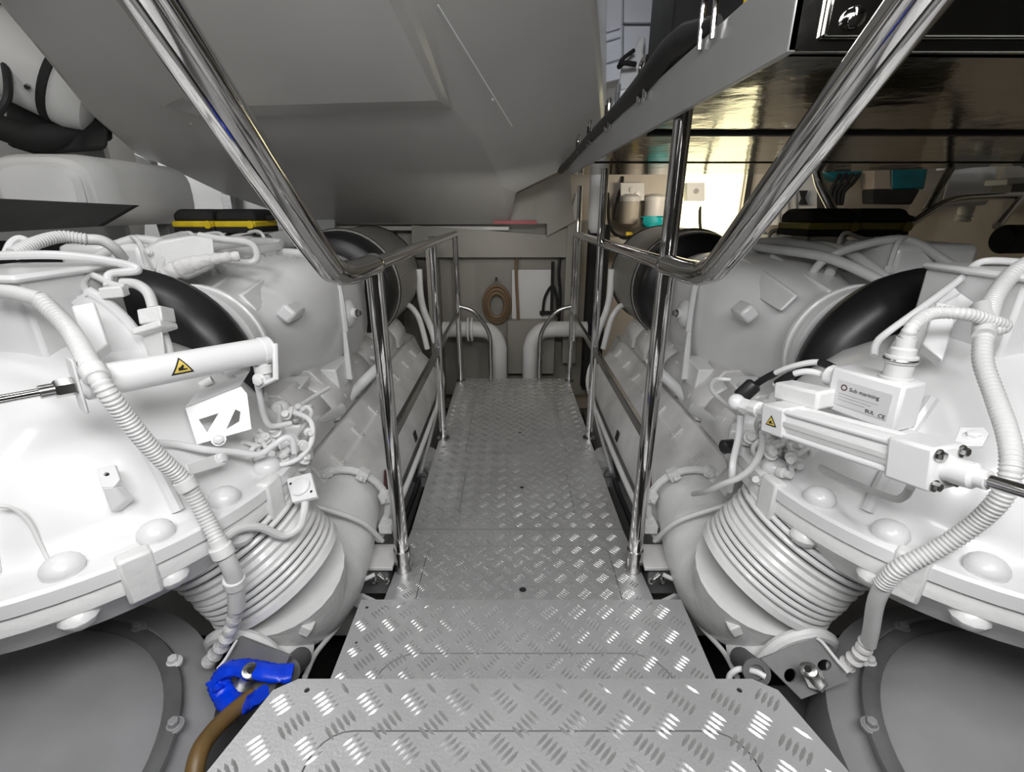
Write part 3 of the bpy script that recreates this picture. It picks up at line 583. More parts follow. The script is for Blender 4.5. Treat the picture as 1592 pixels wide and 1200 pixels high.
# --- left ram
def left_ram():
    a, b = T3((130, 597, .72), (404, 546, .93)); ax = (b - a).normalized()
    root = thing('hydraulic_ram', 'smooth white hydraulic ram with yellow warning triangle over the left domed housing', 'hydraulic ram', a)
    L = (b - a).length; r = .0255
    build('ram_barrel', MB().lathe([(r * .7, -.006), (r, 0), (r, L), (r * 1.05, L + .001), (r * 1.05, L + .018), (r * .8, L + .024)], a, ax, 36), WHITE, root)
    build('piston_rod', MB().cyl(a - ax * .30, a, .0065), CHROME, root)
    build('gland_nut', MB().lathe([(.012, 0), (.014, .003), (.014, .022), (.010, .026)], a - ax * .034, ax, 6), BOLTM, root)
    build('gland_nut', MB().lathe([(.010, 0), (.010, .02)], a - ax * .05, ax, 16), BOLTM, root)
    up = (V((0, 0, 1)) - ax * ax.z).normalized()
    build('mount_plate', MB().obox(a - ax * .010, a - ax * .005, up, .034, .085), WHITE, root, bevel=.012)
    n = Vf(a.lerp(b, .45)); n = (n - ax * n.dot(ax)).normalized(); uy = n.cross(ax) * -1
    if uy.z < 0: uy = -uy
    c = a.lerp(b, .485) + n * r
    c = a + ax * (a.lerp(b, .5) - a).length + n * r
    q = at(272, 566, t=1) - CAM
    # nearest axis point to the sight line through the sticker
    best = min((((a + ax * (L * i / 200)) - CAM).cross(q.normalized()).length, i) for i in range(201))[1]
    c = a + ax * (L * best / 200) + n * r
    warn_sign(root, c, ax, uy, n, .030, curve=r)
    e_ = b
    build('end_fitting', MB().cyl(e_ + ax * .0, e_ + V((.0, 0, -.06)), .012).cyl(e_ + V((0, 0, -.028)), e_ + V((0, 0, -.043)), .017).bolt(e_ + V((0, -.02, -.052)), (0, -1, 0), .010, .008), CASTW, root)
    k = T3((404, 538, .93), (428, 536, .93), (429, 588, .93), (402, 600, .94))
    build('end_bracket', MB().tube(k, .006, 8, 0), WHITE, root)
    build('side_tap', MB().cyl(*T3((364, 578, .95), (384, 570, .95)), .010).ball(at(360, 580, t=.95), .012, 10), CASTW, root)
left_ram()
# --- right actuator
def right_ram():
    a, b = T3((1200, 646, .93), (1474, 728, .645)); ax = (b - a).normalized(); up0 = V((0, 0, 1)); up = (up0 - ax * ax.z).normalized(); rt = ax.cross(up)
    if rt.y > 0: rt = -rt
    root = thing('electric_actuator', 'square white actuator with steel rod over the right domed housing', 'actuator', a)
    L = (b - a).length
    build('drive_end', MB().obox(a, a + ax * .055, up, .056, .058), WHITE, root, bevel=.005)
    build('rod_end_block', MB().obox(a + ax * (L - .062), a + ax * L, up, .062, .064), WHITE, root, bevel=.005)
    build('barrel', MB().lathe([(.026, .05), (.026, L - .06)], a, ax, 36), WHITE, root)
    for sr in (1, -1):
        for su in (1, -1): build('tie_rod', MB().cyl(a + ax * .05 + rt * sr * .022 + up * su * .022, a + ax * (L - .055) + rt * sr * .022 + up * su * .022, .0052), WHITE, root)
    build('barrel_rail', MB().obox(a + ax * .05 + rt * .02, a + ax * (L - .055) + rt * .02, up, .014, .010), COVERW, root, bevel=.001)
    for sr in (1, -1):
        for su in (1, -1): build('block_screw', MB().bolt(a + ax * L + rt * sr * .022 + up * su * .022, ax, .0065, .006), BOLTM, root)
    build('rod_bush', MB().lathe([(.018, 0), (.018, .03), (.013, .034), (.013, .045)], a + ax * L, ax, 20), WHITE, root)
    build('piston_rod', MB().cyl(a + ax * (L + .03), a + ax * (L + .30), .0085), CHROME, root)
    ps, n, _ = quad([(1478, 700), (1492, 664), (1530, 664), (1538, 674), (1528, 692), (1500, 692), (1488, 740), (1476, 738)], ((1478, 700, .70), (1535, 680, .70), (1482, 740, .66)))
    build('mount_ear', MB().slab(ps, -n * .006), WHITE, root, bevel=.001)
    build('ear_bolt', MB().bolt(onp(1514, 678, _, n), n, .009, .005), WHITE, root)
    n = rt; c = a + ax * .028 + rt * .0285
    uy = up
    warn_sign(root, c, ax, uy, n, .022)
    build('end_fitting', MB().lathe([(.016, 0), (.016, .018), (.012, .02), (.012, .035), (.015, .036), (.015, .05)], a - ax * .05 + up * .005, ax, 10), CASTW, root)
    build('feed_pipe', MB().tube(T3((1275, 726, .95), (1320, 748, .89), (1385, 774, .80), (1405, 772, .77), (1416, 757, .745)), .0062, 10), HOSEW, root)
    # solenoid box beside the drive end
    p, q = T3((1216, 605, .95), (1287, 622, .86)); d = (q - p).normalized()
    build('solenoid', MB().obox(p, q, (0, 0, 1), .05, .036), CASTW, root, bevel=.006)
right_ram()
def controller():
    p, q = T3((1304, 600, .885), (1416, 634, .775)); d = (q - p).normalized(); up = (V((0, 0, 1)) - d * d.z).normalized(); rt = d.cross(up)
    if rt.y > 0: rt = -rt
    root = thing('control_box', 'white control box with silver label standing on the right actuator', 'control box', p)
    W, H = .058, .082
    build('box_body', MB().obox(p, q, up, W, H), WHITE, root, bevel=.005)
    f = rt * (W / 2 + .0006); L = (q - p).length
    c = p + d * L * .50 + f - up * .004
    def rect(x0, x1, y0, y1, lift): return [c + d * x + up * y + rt * lift for x, y in ((x0, y0), (x1, y0), (x1, y1), (x0, y1))]
    lb = build('silver_label', MB().slab(rect(-.043, .048, -.020, .026, 0), rt * .0008), LABELM, root)
    mb = MB()
    for i in range(18):
        a0, a1 = 2 * pi * i / 18, 2 * pi * (i + 1) / 18; cc = c - d * .031 + up * .014 + rt * .0011
        mb.add([cc + (d * cos(x) + up * sin(x)) * r for x, r in ((a0, .006), (a1, .006), (a1, .0035), (a0, .0035))], [(0, 1, 2, 3)])
    g = build('logo_ring', mb, mat('logo_brown', (.10, .06, .06), .5), None); g.parent = lb; 
    g.matrix_parent_inverse = Matrix.Translation(V(root.location)) @ Matrix() if False else Matrix()
    ru = MB()
    for k in range(3): ru.slab([c + d * x + up * (.0015 - .0055 * k + y) + rt * .0009 for x, y in ((-.038, 0), (.030 - .01 * k, 0), (.030 - .01 * k, .0008), (-.038, .0008))], rt * .0003)
    g = build('label_rule', ru, PRINT, None); g.parent = lb
    for body, x, y, sz, nm in (('Sub marining', -.021, .0105, .0098, 'maker_name'), ('BUL', .012, -.017, .0090, 'type_number'), ('CE', .034, -.018, .0095, 'type_mark')):
        cu = bpy.data.curves.new(nm, 'FONT'); cu.body = body; cu.size = sz; cu.extrude = .0002
        o = bpy.data.objects.new(nm, cu); COL.objects.link(o); M = Matrix((d, up, rt)).transposed().to_4x4(); M.translation = c + d * x + up * y + rt * .0012
        cu.materials.append(INK)
        me = bpy.data.meshes.new_from_object(o.evaluated_get(bpy.context.evaluated_depsgraph_get())); bpy.data.objects.remove(o)
        o = bpy.data.objects.new(nm, me); COL.objects.link(o); o.parent = lb; o.matrix_basis = M
    t0 = p + d * L * .74 + up * H / 2
    build('top_socket', MB().lathe([(.024, 0), (.024, .004), (.020, .005), (.020, .028), (.023, .029), (.023, .040), (.018, .041), (.018, .052), (.014, .055), (.014, .07)], t0, up, 24), HOSEW, root)
    build('socket_ring', MB().torus(t0 + up * .034, up, .022, .003, 28, 8), BOLTM, root)
    build('side_gland', MB().lathe([(.017, 0), (.019, .004), (.019, .022), (.012, .03)], p + up * .015, -d, 16), WHITE, root)
    build('bottom_tab', MB().obox(p + d * L * .82 - up * .046, q + d * .02 - up * .046, up, .04, .008), CASTW, root, bevel=.003)
    return t0 + up * .07
TXT = []
tp = controller()
# --- conduits
def conduit(name, label, segs, cat='conduit'):
    root = thing(name, label, cat, segs[0][1][0])
    for nm, pts, r, m in segs:
        if nm.startswith('corr'): build('corrugated_sleeve', MB().corr(pts, r), m, root)
        elif nm.startswith('clip'): build('clip', MB().lathe([(r, 0), (r * 1.12, .002), (r * 1.12, .020), (r, .022)], pts[0], pts[1] - pts[0], 20), m, root)
        else: build(nm, MB().tube(pts, r, 14), m, root)
    return root
cl = [(-25, 452, .80), (20, 455, .79), (62, 465, .79), (110, 515, .775), (150, 585, .70), (200, 655, .74), (245, 708, .79), (290, 752, .84), (320, 805, .86), (340, 845, .86)]
conduit('corrugated_conduit', 'long white corrugated cable conduit hanging down over the left domed housing', [
    ('plain_end', T3(*cl[:3]), .0125, HOSEW), ('corr', T3(*cl[2:]), .0125, HOSEW),
    ('clip', T3((142, 572, .705), (150, 585, .70)), .0155, CASTW), ('clip', T3((284, 745, .835), (292, 757, .84)), .0155, CASTW),
    ('plain_sleeve', T3((337, 838, .86), (352, 868, .87), (366, 905, .90), (368, 945, .93)), .0155, HOSEW),
    ('clip', T3((341, 848, .86), (348, 862, .865)), .0175, CASTW), ('clip', T3((363, 898, .895), (366, 910, .905)), .0175, CASTW),
    ('taped_end', T3((368, 940, .93), (360, 975, .96), (344, 1005, .98), (325, 1028, 1.0)), lambda t: .0135 + .0025 * sin(t * 40), TAPE)])
cr = [(1600, 408, .86), (1570, 430, .85), (1545, 465, .84), (1532, 510, .80), (1528, 560, .78), (1548, 620, .75), (1568, 680, .71), (1572, 730, .69), (1555, 775, .70), (1515, 815, .73), (1460, 852, .76), (1400, 882, .79), (1372, 908, .82)]
conduit('corrugated_conduit', 'long white corrugated cable conduit bowed over the right domed housing', [
    ('corr', T3(*cr[:4]), .0125, HOSEW), ('corr', T3(*cr[3:]), .0125, HOSEW),
    ('plain_tee', T3((1528, 478, .835), (1530, 500, .81), (1530, 522, .79)), .0155, HOSEW),
    ('plain_sleeve', T3((1376, 905, .82), (1362, 935, .85), (1355, 975, .89), (1350, 1000, .92)), .0135, HOSEW),
    ('taped_end', T3((1350, 995, .92), (1338, 1015, .94), (1318, 1032, .97), (1295, 1040, 1.0)), lambda t: .0135 + .003 * sin(t * 40), TAPE)])
br = [tp - V((0, 0, .005)), tp + V((.005, 0, .02))] + T3((1450, 487, .80), (1500, 488, .79), (1545, 500, .795), (1562, 508, .80), (1535, 515, .80))
conduit('corrugated_conduit', 'short white corrugated conduit arching from the control box to the tall conduit', [('corr', br, .0098, HOSEW)])
def pipe(name, label, pts, r, m=HOSEW, cat='pipe', sm=6, k=10, ends=0):
    root = build(name, MB().tube(T3(*pts), r, k, sm), m)
    return tag(root, label, cat)
pipe('thin_pipe', 'thin white pipe rising from behind the control box to the top of the right housing', [(1358, 553, .92), (1362, 535, .93), (1378, 518, .94), (1440, 473, .95), (1495, 432, .96), (1515, 412, .97), (1540, 405, .96), (1600, 408, .95)], .0068, WHITE)
pipe('thin_pipe', 'thin white pipe lying across the top of the left domed housing', [(-20, 398, .93), (60, 396, .94), (110, 398, .96), (165, 405, .98), (205, 414, 1.0), (212, 421, 1.0), (172, 426, .99), (168, 445, .98)], .0085, WHITE)
pipe('thin_pipe', 'thin white pipe looped behind the top of the left domed housing', [(8, 398, 1.02), (18, 378, 1.03), (32, 371, 1.04), (50, 380, 1.04)], .008, WHITE)
conduit('corrugated_conduit', 'white corrugated conduit arching over the back of the left engine top', [('corr', T3((20, 395, 1.0), (55, 378, 1.05), (95, 368, 1.1), (135, 372, 1.13)), .0125, HOSEW), ('plain_end', T3((130, 372, 1.13), (158, 374, 1.15), (178, 386, 1.17), (192, 402, 1.2)), .0125, HOSEW)])
pipe('thin_pipe', 'slim white pipe running from bracket to valves left of the left manifold', [(232, 688, .86), (270, 690, .90), (320, 699, .93), (365, 702, .97), (402, 706, 1.0), (425, 692, 1.02), (445, 680, 1.03), (455, 686, 1.04), (458, 704, 1.05)], .0068, WHITE)
pipe('thin_pipe', 'white hose sagging from the left conduit to the square plate', [(345, 838, .88), (372, 822, .92), (405, 820, .96), (440, 833, 1.0), (465, 820, 1.02), (473, 795, 1.03), (475, 775, 1.05)], .0085, HOSEW)
pipe('thin_pipe', 'bent white pipe curling over the valves beside the left rocker covers', [(455, 640, 1.10), (478, 650, 1.12), (486, 665, 1.12), (483, 690, 1.10), (465, 712, 1.08), (438, 722, 1.06), (412, 722, 1.05)], .0062, WHITE)
pipe('thin_pipe', 'straight thin white pipe pointing from the valves to the left rocker covers', [(456, 640, 1.12), (480, 622, 1.22), (511, 603, 1.34)], .006, WHITE)
pipe('thin_pipe', 'white pipe bent down from the left hydraulic ram to the valves', [(398, 585, .95), (404, 615, .98), (410, 645, 1.02), (422, 662, 1.05), (452, 658, 1.09)], .0062, WHITE)
pipe('thin_wire', 'thin white wire lying on the left domed housing', [(-10, 786, .72), (20, 790, .735), (45, 812, .75), (62, 845, .76), (80, 880, .765), (92, 898, .765)], .003, CASTW, 'wire')
pipe('thin_pipe', 'white pipe curved up beside the right rocker covers', [(1150, 645, 1.10), (1120, 622, 1.28), (1106, 604, 1.36), (1112, 590, 1.42), (1135, 590, 1.42)], .0062, WHITE)
pipe('thin_pipe', 'white pipe standing upright left of the right actuator', [(1152, 645, 1.06), (1148, 680, 1.07), (1140, 715, 1.08), (1138, 738, 1.08), (1134, 762, 1.14)], .0075, WHITE)
pipe('thin_pipe', 'curved white hose left of the right actuator', [(1186, 672, .95), (1183, 700, .98), (1170, 725, 1.0), (1150, 742, 1.02), (1125, 752, 1.05), (1098, 764, 1.12), (1078, 768, 1.25)], .0068, HOSEW)
pipe('thin_pipe', 'white pipe dropping behind the right bellows', [(1175, 745, 1.05), (1185, 762, 1.10), (1200, 785, 1.15)], .008, WHITE)
for i, (pts, r) in enumerate(((((1302, 575, .89), (1270, 563, .93), (1225, 572, .98), (1190, 588, 1.03), (1168, 603, 1.06)), .006), (((1300, 592, .90), (1262, 578, .93), (1232, 582, .96), (1205, 598, 1.0)), .0065))):
    P_ = T3(*pts); c = thing('cable', ['upper white cable with black sleeves entering the control box', 'lower white cable with a black sleeve entering the control box'][i], 'cable', P_[0])
    build('cable_jacket', MB().tube(P_, r, 10), WHITE, c); sp = smooth(P_, 8); n = len(sp)
    build('black_sleeve', MB().tube(sp[int(n * .08):int(n * .25)] if i == 0 else sp[int(n * .62):int(n * .97)], r * 1.3, 10, 0), BLACK, c)
    if i == 0: build('black_sleeve', MB().tube(sp[int(n * .62):int(n * .98)], r * 1.25, 10, 0), BLACK, c)
a, b = T3((1150, 618, 1.06), (1172, 598, 1.05)); c = thing('cable_plug', 'black cable plug with white cap left of the right actuator', 'plug', a)
build('plug_body', MB().lathe([(.016, 0), (.018, .004), (.018, .04), (.013, .045)], a, b - a, 14), BLACK, c); build('plug_cap', MB().ball(at(1145, 625, t=1.05), .019, 14), WHITE, c)
build('plug_collar', MB().lathe([(.017, 0), (.017, .03)], at(1155, 630, t=1.04), at(1185, 640, t=1.0) - at(1155, 630, t=1.04), 8), WHITE, c)
tag(build('rubber_cap', MB().lathe([(.015, 0), (.017, .004), (.017, .03), (.012, .034)], at(1142, 693, t=1.13), (-1, -.2, 0), 16), BLACK), 'round black rubber cap at the end of the right rocker covers', 'cap')
# --- perforated bracket over the left housing
ps, n, a = quad([(288, 634), (374, 600), (384, 612), (391, 667), (306, 691)], ((288, 634, .93), (376, 606, .98), (306, 692, .93)))
hs = [[onp(u, v, a, n) for u, v in h] for h in (((309, 652), (340, 642), (322, 672)), ((366, 636), (374, 640), (372, 655), (352, 667)), ((372, 669), (376, 667), (374, 671)))]
bk = thing('perforated_bracket', 'white bracket plate with triangular cut-outs below the left hydraulic ram', 'bracket', ps[4])
build('bracket_plate', MB().holed(ps, hs[:2], -n * .005), WHITE, bk)
build('top_fold', MB().slab([ps[0], ps[1], ps[1] + V((-.01, .06, .012)), ps[0] + V((-.01, .06, .012))], n * .004), WHITE, bk)
build('bracket_bolt', MB().bolt(onp(340, 683, a, n), n, .010, .008), WHITE, bk)
ps, n, a = quad([(289, 722), (345, 703), (352, 712), (352, 722), (296, 738)], ((289, 722, .86), (350, 705, .96), (296, 738, .86)))
bk = thing('strap_bracket', 'narrow white strap bracket holding the left conduit', 'bracket', ps[4])
build('strap', MB().slab(ps, -n * .004), WHITE, bk, bevel=.001); build('strap_bolt', MB().bolt(onp(343, 713, a, n), n, .010, .007), WHITE, bk)
# --- lifting lug on the left dome
ps, n, a = quad([(150, 728), (178, 722), (186, 745), (176, 757), (158, 758)], ((150, 728, .80), (184, 735, .80), (160, 758, .785)))
lg = thing('lifting_lug', 'small white lug with a hole on the left domed housing', 'lug', ps[4])
build('lug_plate', MB().holed(ps, [[onp(165 + 5 * cos(x * pi / 4), 737 + 3 * sin(x * pi / 4), a, n) for x in range(8)]], -n * .008), WHITE, lg, bevel=.001)
build('lug_web', MB().slab([ps[4], ps[3], at(196, 778, t=.81), at(172, 797, t=.80)], (0, .02, -.01)), WHITE, lg, bevel=.003)
build('lug_hole', MB().lathe([(.0065, 0), (.0065, .001)], onp(165, 737, a, n) - n * .007, n, 12), MATB, lg)
# --- plug connector on the left, in front of the rubber sleeve
cn = thing('plug_connector', 'pale square plug connector in front of the left rubber sleeve', 'connector', at(240, 500, t=.98))
build('connector_hose', MB().tube(T3((190, 440, 1.0), (212, 442, 1.0), (230, 455, .99), (239, 480, .98)), .0105), HOSEW, cn)
build('connector_head', MB().obox(at(242, 480, t=.98), at(246, 503, t=.98), V((1, 0, .1)), .04, .050), CASTW, cn, bevel=.003)
build('connector_collar', MB().obox(at(240, 506, t=.98), at(243, 516, t=.98), V((1, 0, .1)), .05, .062), CASTW, cn, bevel=.003)
build('connector_body', MB().loft([[at(u, v, t=t_) for u, v, t_ in ((218, 515, .98), (252, 512, .98), (252, 512, 1.03), (218, 515, 1.03))], [at(u, v, t=t_) for u, v, t_ in ((232, 556, 1.0), (258, 552, 1.0), (258, 552, 1.05), (232, 556, 1.05))]]), CASTW, cn, bevel=.004)
build('connector_pipe', MB().tube(T3((254, 518, 1.02), (262, 540, 1.02), (272, 570, 1.03), (300, 600, 1.04), (330, 590, 1.05)), .009), HOSEW, cn)
cn = thing('pipe_clamp', 'white pipe clamp block on top of the left domed housing', 'clamp', at(180, 450, t=.97))
build('clamp_block', MB().obox(at(160, 455, t=.97), at(196, 452, t=.98), (0, 0, 1), .03, .022), CASTW, cn, bevel=.003)
build('clamp_foot', MB().obox(at(100, 466, t=.96), at(196, 452, t=.99), (0, 0, 1), .03, .010), CASTW, cn, bevel=.002)
build('clamp_pipe', MB().tube(T3((196, 446, .98), (175, 442, .98), (150, 430, .98), (138, 428, .98), (130, 440, .97), (138, 462, .96)), .007), HOSEW, cn)
# --- square plate
for s, lab in ((-1, 'square white cover plate with a round boss at the top of the left bellows'), (1, 'square white cover plate with a round boss near the top of the right bellows')):
    if s > 0: break
    ps, n, a = quad([(444, 744), (483, 734), (493, 772), (454, 781)], ((444, 744, 1.07), (483, 734, 1.07), (454, 781, 1.03)))
    t = thing('cover_plate', lab, 'plate', ps[3]); build('plate_body', MB().slab(ps, -n * .012), WHITE, t, bevel=.002)
    build('plate_boss', MB().lathe([(.022, 0), (.022, .006), (.018, .008)], onp(468, 757, a, n), n, 24), WHITE, t)
    for q in ((452, 752), (484, 764)): build('plate_screw', MB().lathe([(.003, 0), (.003, .001)], onp(*q, a, n), n, 8), MATB, t)
# --- valve clusters: each body its own part
random.seed(11)
def cluster(label, centre, spread, k, s):
    c0 = at(*centre[:2], t=centre[2]); root = thing('valve_block', label, 'valve block', c0 - V((0, 0, .06)))
    build('block_body', MB().box(c0 + V((0, .03, -.04)), (spread * 1.5, spread * 1.2, spread), .3), CASTW, root, bevel=.008)
    for i in range(k):
        p = c0 + V((random.uniform(-1, 1) * spread, random.uniform(-.7, .7) * spread, random.uniform(-.5, .8) * spread)); ty = i % 4
        ax = V((random.uniform(-1, 1), random.uniform(-1, .2), random.uniform(0, 1))).normalized()
        if ty == 0: mb = MB().lathe([(.010, 0), (.012, .003), (.012, .014), (.008, .016), (.008, .03)], p, ax, 12)
        elif ty == 1: mb = MB().bolt(p, ax, .011, .012)
        elif ty == 2: mb = MB().ball(p, .012, 12).cyl(p, p + ax * .03, .006)
        else: mb = MB().tube([p, p + ax * .03, p + ax * .04 + V((0, 0, -.03)), p + V((.02 * s, 0, -.06))], .0055, 8)
        build(['nipple', 'hex_plug', 'ball_valve', 'small_tube'][ty], mb, CASTW, root)
    return root
cluster('cluster of small white valves beside the left rocker covers', (440, 700, 1.10), .05, 26, -1)
cluster('cluster of small white valves left of the left ram end and above the manifold', (445, 650, 1.14), .03, 8, -1)
cluster('cluster of small white valves under the drive end of the right actuator', (1215, 715, 1.05), .055, 26, 1)
cluster('small white valve group left of the drive end of the right actuator', (1172, 680, 1.10), .035, 10, 1)
# flat struts on the domes
for s in (-1, 1):
    u = lambda x: x if s < 0 else 1602 - x
    ps, n, a = quad([(u(110), 475), (u(146), 468), (u(168), 534), (u(136), 560)], ((u(110), 475, .88), (u(146), 468, .90), (u(136), 560, .85)))
    t = tag(build('flat_strut', MB().slab(ps, -n * .03), WHITE, bevel=.003), f'flat white strut down the {"left" if s < 0 else "right"} domed housing', 'strut')
# --- mounting plates beside the nearest step
def mplate(corners, tt, lab, bolt0, bolt1, holes):
    ps, n, a = quad(corners, tt); root = thing('mounting_plate', lab, 'plate', ps[0])
    hh = [[onp(h[0] + h[2] * cos(i * pi / 8), h[1] + h[3] * sin(i * pi / 8), a, n) for i in range(16)] for h in holes]
    build('plate_body', MB().holed(ps, hh, -n * .008), MIDG, root)
    p, q = at(*bolt0, t=.905), at(*bolt1, t=.955)
    build('stud', MB().lathe([(.0115, 0), (.0115, .075)], q, p - q, 16), MIDG, root)
    build('stud_cap', MB().lathe([(.013, 0), (.0155, .002), (.0155, .012), (.012, .014)], q + (p - q).normalized() * .062, p - q, 20), BOLTM, root)
    build('stud_hole', MB().lathe([(.007, 0), (.007, .0012)], q + (p - q).normalized() * .0755, p - q, 6), MATB, root)
    build('stud_nut', MB().lathe([(.020, 0), (.020, .014)], q, p - q, 6), BOLTM, root)
    return root
mplate([(1183, 1024), (1272, 990), (1320, 1058), (1246, 1087)], ((1185, 1022, .98), (1270, 990, .99), (1246, 1087, .95)), 'grey steel plate with stud and two holes right of the nearest step', (1252, 1034), (1270, 1060), [(1229, 1050, 10, 11), (1282, 1034, 11, 9)])
mplate([(345, 1030), (372, 990), (450, 1020), (420, 1085), (360, 1075)], ((345, 1030, .99), (372, 990, .99), (420, 1085, .95)), 'grey steel plate with a stud beside the left end of the nearest step', (393, 1036), (378, 1064), [(352, 1050, 5, 5)])
# blue bag wound round the left stud
random.seed(5)
bb = thing('blue_bag', 'crumpled bright blue plastic bag wound round the left stud', 'bag', at(365, 1085, t=.93))
def crumple(pts, w_, h_, name):
    p = smooth(T3(*pts), 8); F_ = frames(p); secs = []
    for i, c in enumerate(p):
        secs.append([c + F_[i][1] * cos(2 * pi * j / 14) * h_ * random.uniform(.75, 1.2) + F_[i][2] * sin(2 * pi * j / 14) * w_ * random.uniform(.88, 1.1) for j in range(14)])
    build(name, MB().loft(secs), BLUE, bb, ang=50)
crumple([(455, 1046, .93), (420, 1046, .92), (385, 1038, .935), (350, 1042, .94), (336, 1060, .94), (345, 1075, .93)], .020, .011, 'folded_strip')
crumple([(338, 1052, .94), (348, 1080, .93), (370, 1098, .90), (392, 1090, .88), (405, 1080, .87)], .021, .012, 'folded_strip')
pipe('brown_hose', 'brown rubber hose curving down beside the nearest step', [(392, 1082, .90), (362, 1106, .86), (330, 1138, .81), (308, 1175, .77), (298, 1240, .74)], .0145, BROWN, 'hose', k=16)
pipe('thin_wire', 'thin pale wire running to the foot of the right engine beside the plate', [(1270, 992, .985), (1280, 1000, .98), (1300, 1025, .965), (1318, 1045, .955)], .0035, CASTW, 'wire')
pipe('thin_wire', 'thin pale wire beside the left plate above the blue bag', [(368, 995, .985), (362, 1005, .975), (350, 1025, .965), (338, 1040, .955)], .003, CASTW, 'wire')
pipe('thin_pipe', 'thin white pipe bent over behind the right corner of the nearest step', [(1132, 1060, .96), (1136, 1048, .99), (1150, 1040, 1.0), (1175, 1044, .98), (1190, 1052, .97)], .006, WHITE)
# red pipes under the right elbow
pipe('red_pipe', 'dark red pipe under the right exhaust elbow, upper one', [(1068, 905, 1.32), (1085, 935, 1.30), (1100, 970, 1.28)], .02, RED)
# engine bed brackets beside the walkway
for s in (-1, 1):
    w_ = 'left' if s < 0 else 'right'
    t = thing('engine_mount', f'grey engine mount with a drilled ear beside the foot of the {w_} handrail post', 'mount', (s * .46, 1.2, -.2))
    build('mount_box', MB().box((.47, 1.22, -.03), (.13, .09, .11)), MIDG, t, s, bevel=.004)
    build('mount_top', MB().box((.46, 1.21, .03), (.15, .11, .012)), COVERW, t, s, bevel=.002)
    build('drilled_ear', MB().holed([(.43, 1.12, -.07), (.475, 1.12, -.04), (.50, 1.12, -.045), (.505, 1.12, -.075), (.47, 1.12, -.105)], [[(.482 + .008 * cos(i * pi / 5), 1.12, -.072 + .008 * sin(i * pi / 5)) for i in range(10)]], (0, .012, 0)), WHITE, t, s)
    build('mount_bolt', MB().bolt((.445, 1.165, -.02), (0, -1, 0), .008, .008).bolt((.50, 1.165, -.015), (0, -1, 0), .008, .008), BOLTM, t, s)
    tag(build('bilge_hose', MB().tube([(s * .41, 1.4, .0), (s * .43, 1.55, -.05), (s * .42, 1.75, -.03), (s * .47, 1.9, -.1), (s * .5, 2.2, -.1)], .011, 10), BLACK), f'black hose lying in the bilge {w_} of the walkway', 'hose')
    tag(build('engine_bearer', MB().box((s * .56, 2.0, -.44), (.10, 2.6, .16)), DKGREY, bevel=.01), f'dark steel bearer under the {w_} engine', 'beam')
# ================================================================== TOOL CASES on the engine tops
def toolcase(lab, c, w_, m2):
    c = V(c); root = thing('tool_case', lab, 'tool case', c)
    for i in range(2):
        x = c.x + (i - .5) * w_
        build('case_base', MB().box((x, c.y, c.z + .012), (w_ * .96, .22, .028)), MATB, root, bevel=.006)
        build('case_shell', MB().loft([[V((x + a * w_ * .5 * k, c.y + b * .11 * k, c.z + h)) for a, b in ((-1, -1), (1, -1), (1, 1), (-1, 1))] for h, k in ((.045, .95), (.075, .93), (.10, .78))]), MATB, root, bevel=.014)
        build('yellow_band', MB().box((x, c.y - .005, c.z + .036), (w_ * .97, .22, .026)), m2, root, bevel=.006)
        build('round_latch', MB().lathe([(.017, 0), (.017, .012), (.008, .013)], (x + w_ * .38, c.y - .112, c.z + .034), (0, -1, 0), 16), m2, root)
    build('handle', MB().tube([(c.x + w_ * 1.0, c.y, c.z + .06), (c.x + w_ * 1.25, c.y, c.z + .065), (c.x + w_ * 1.4, c.y, c.z + .06)], .012, 10), MATB, root)
toolcase('black tool case with bright yellow bands on the left engine', (-1.36, 2.35, .965), .19, YEL)
toolcase('black tool case with dull yellow bands on the right engine', (1.30, 2.0, .965), .20, mat('dull_yellow', (.25, .20, .03), .5))
# ================================================================== LEFT BACKGROUND under the hull moulding
t = thing('intake_cylinder', 'white horizontal cylinder with black straps at the upper left', 'tank', (-2.1, 2.2, 1.4))
a, b = T3((-90, 30, 1.75), (122, 140, 1.95)); ax = (b - a).normalized()
build('cylinder_body', MB().lathe([(.15, -.02), (.165, 0), (.165, (b - a).length), (.14, (b - a).length + .06), (.09, (b - a).length + .08)], a, ax, 36), WALLW, t)
for k in (.32, .84): build('black_strap', MB().lathe([(.166, 0), (.172, .002), (.172, .028), (.166, .03)], a.lerp(b, k), ax, 36), MATB, t)
for k in (.2, .55, .7): build('strap_screw', MB().bolt(a.lerp(b, k) + V((.05, -.13, -.08)), (.4, -1, -.5), .01, .02), BOLTM, t)
t = thing('air_box', 'cream rounded air box on a dark shelf at the left', 'air box', at(110, 300, t=2.1))
build('box_body', MB().loft([rsec(-1.82, 1.13, y, .23 * k, .135 * k, 32, 3.4) for y, k in ((1.93, .62), (1.95, .72), (1.955, .75), (1.96, .86), (1.99, .96), (2.05, 1), (2.5, 1))]), WALLW, t, ang=40)
build('box_lid', MB().loft([rsec(-1.80, 1.13, y, .23 * k, .135 * k, 32, 3.4) for y, k in ((1.915, .60), (1.94, .66))]), WHITE, t)
t = thing('dark_shelf', 'dark triangular shelf under the cream air box', 'shelf', at(100, 340, t=2.0))
build('shelf_plate', MB().slab([at(-60, 306, t=1.72), at(208, 319, t=1.72), at(150, 352, t=1.6), at(-60, 364, t=1.55)], (0, .03, 0)), MATB, t)
build('shelf_skirt', MB().slab([(-2.6, 1.75, .875), (-1.55, 1.75, .875), (-1.55, 1.75, .955), (-2.6, 1.75, .955)], (0, .02, 0)), MATB, t)
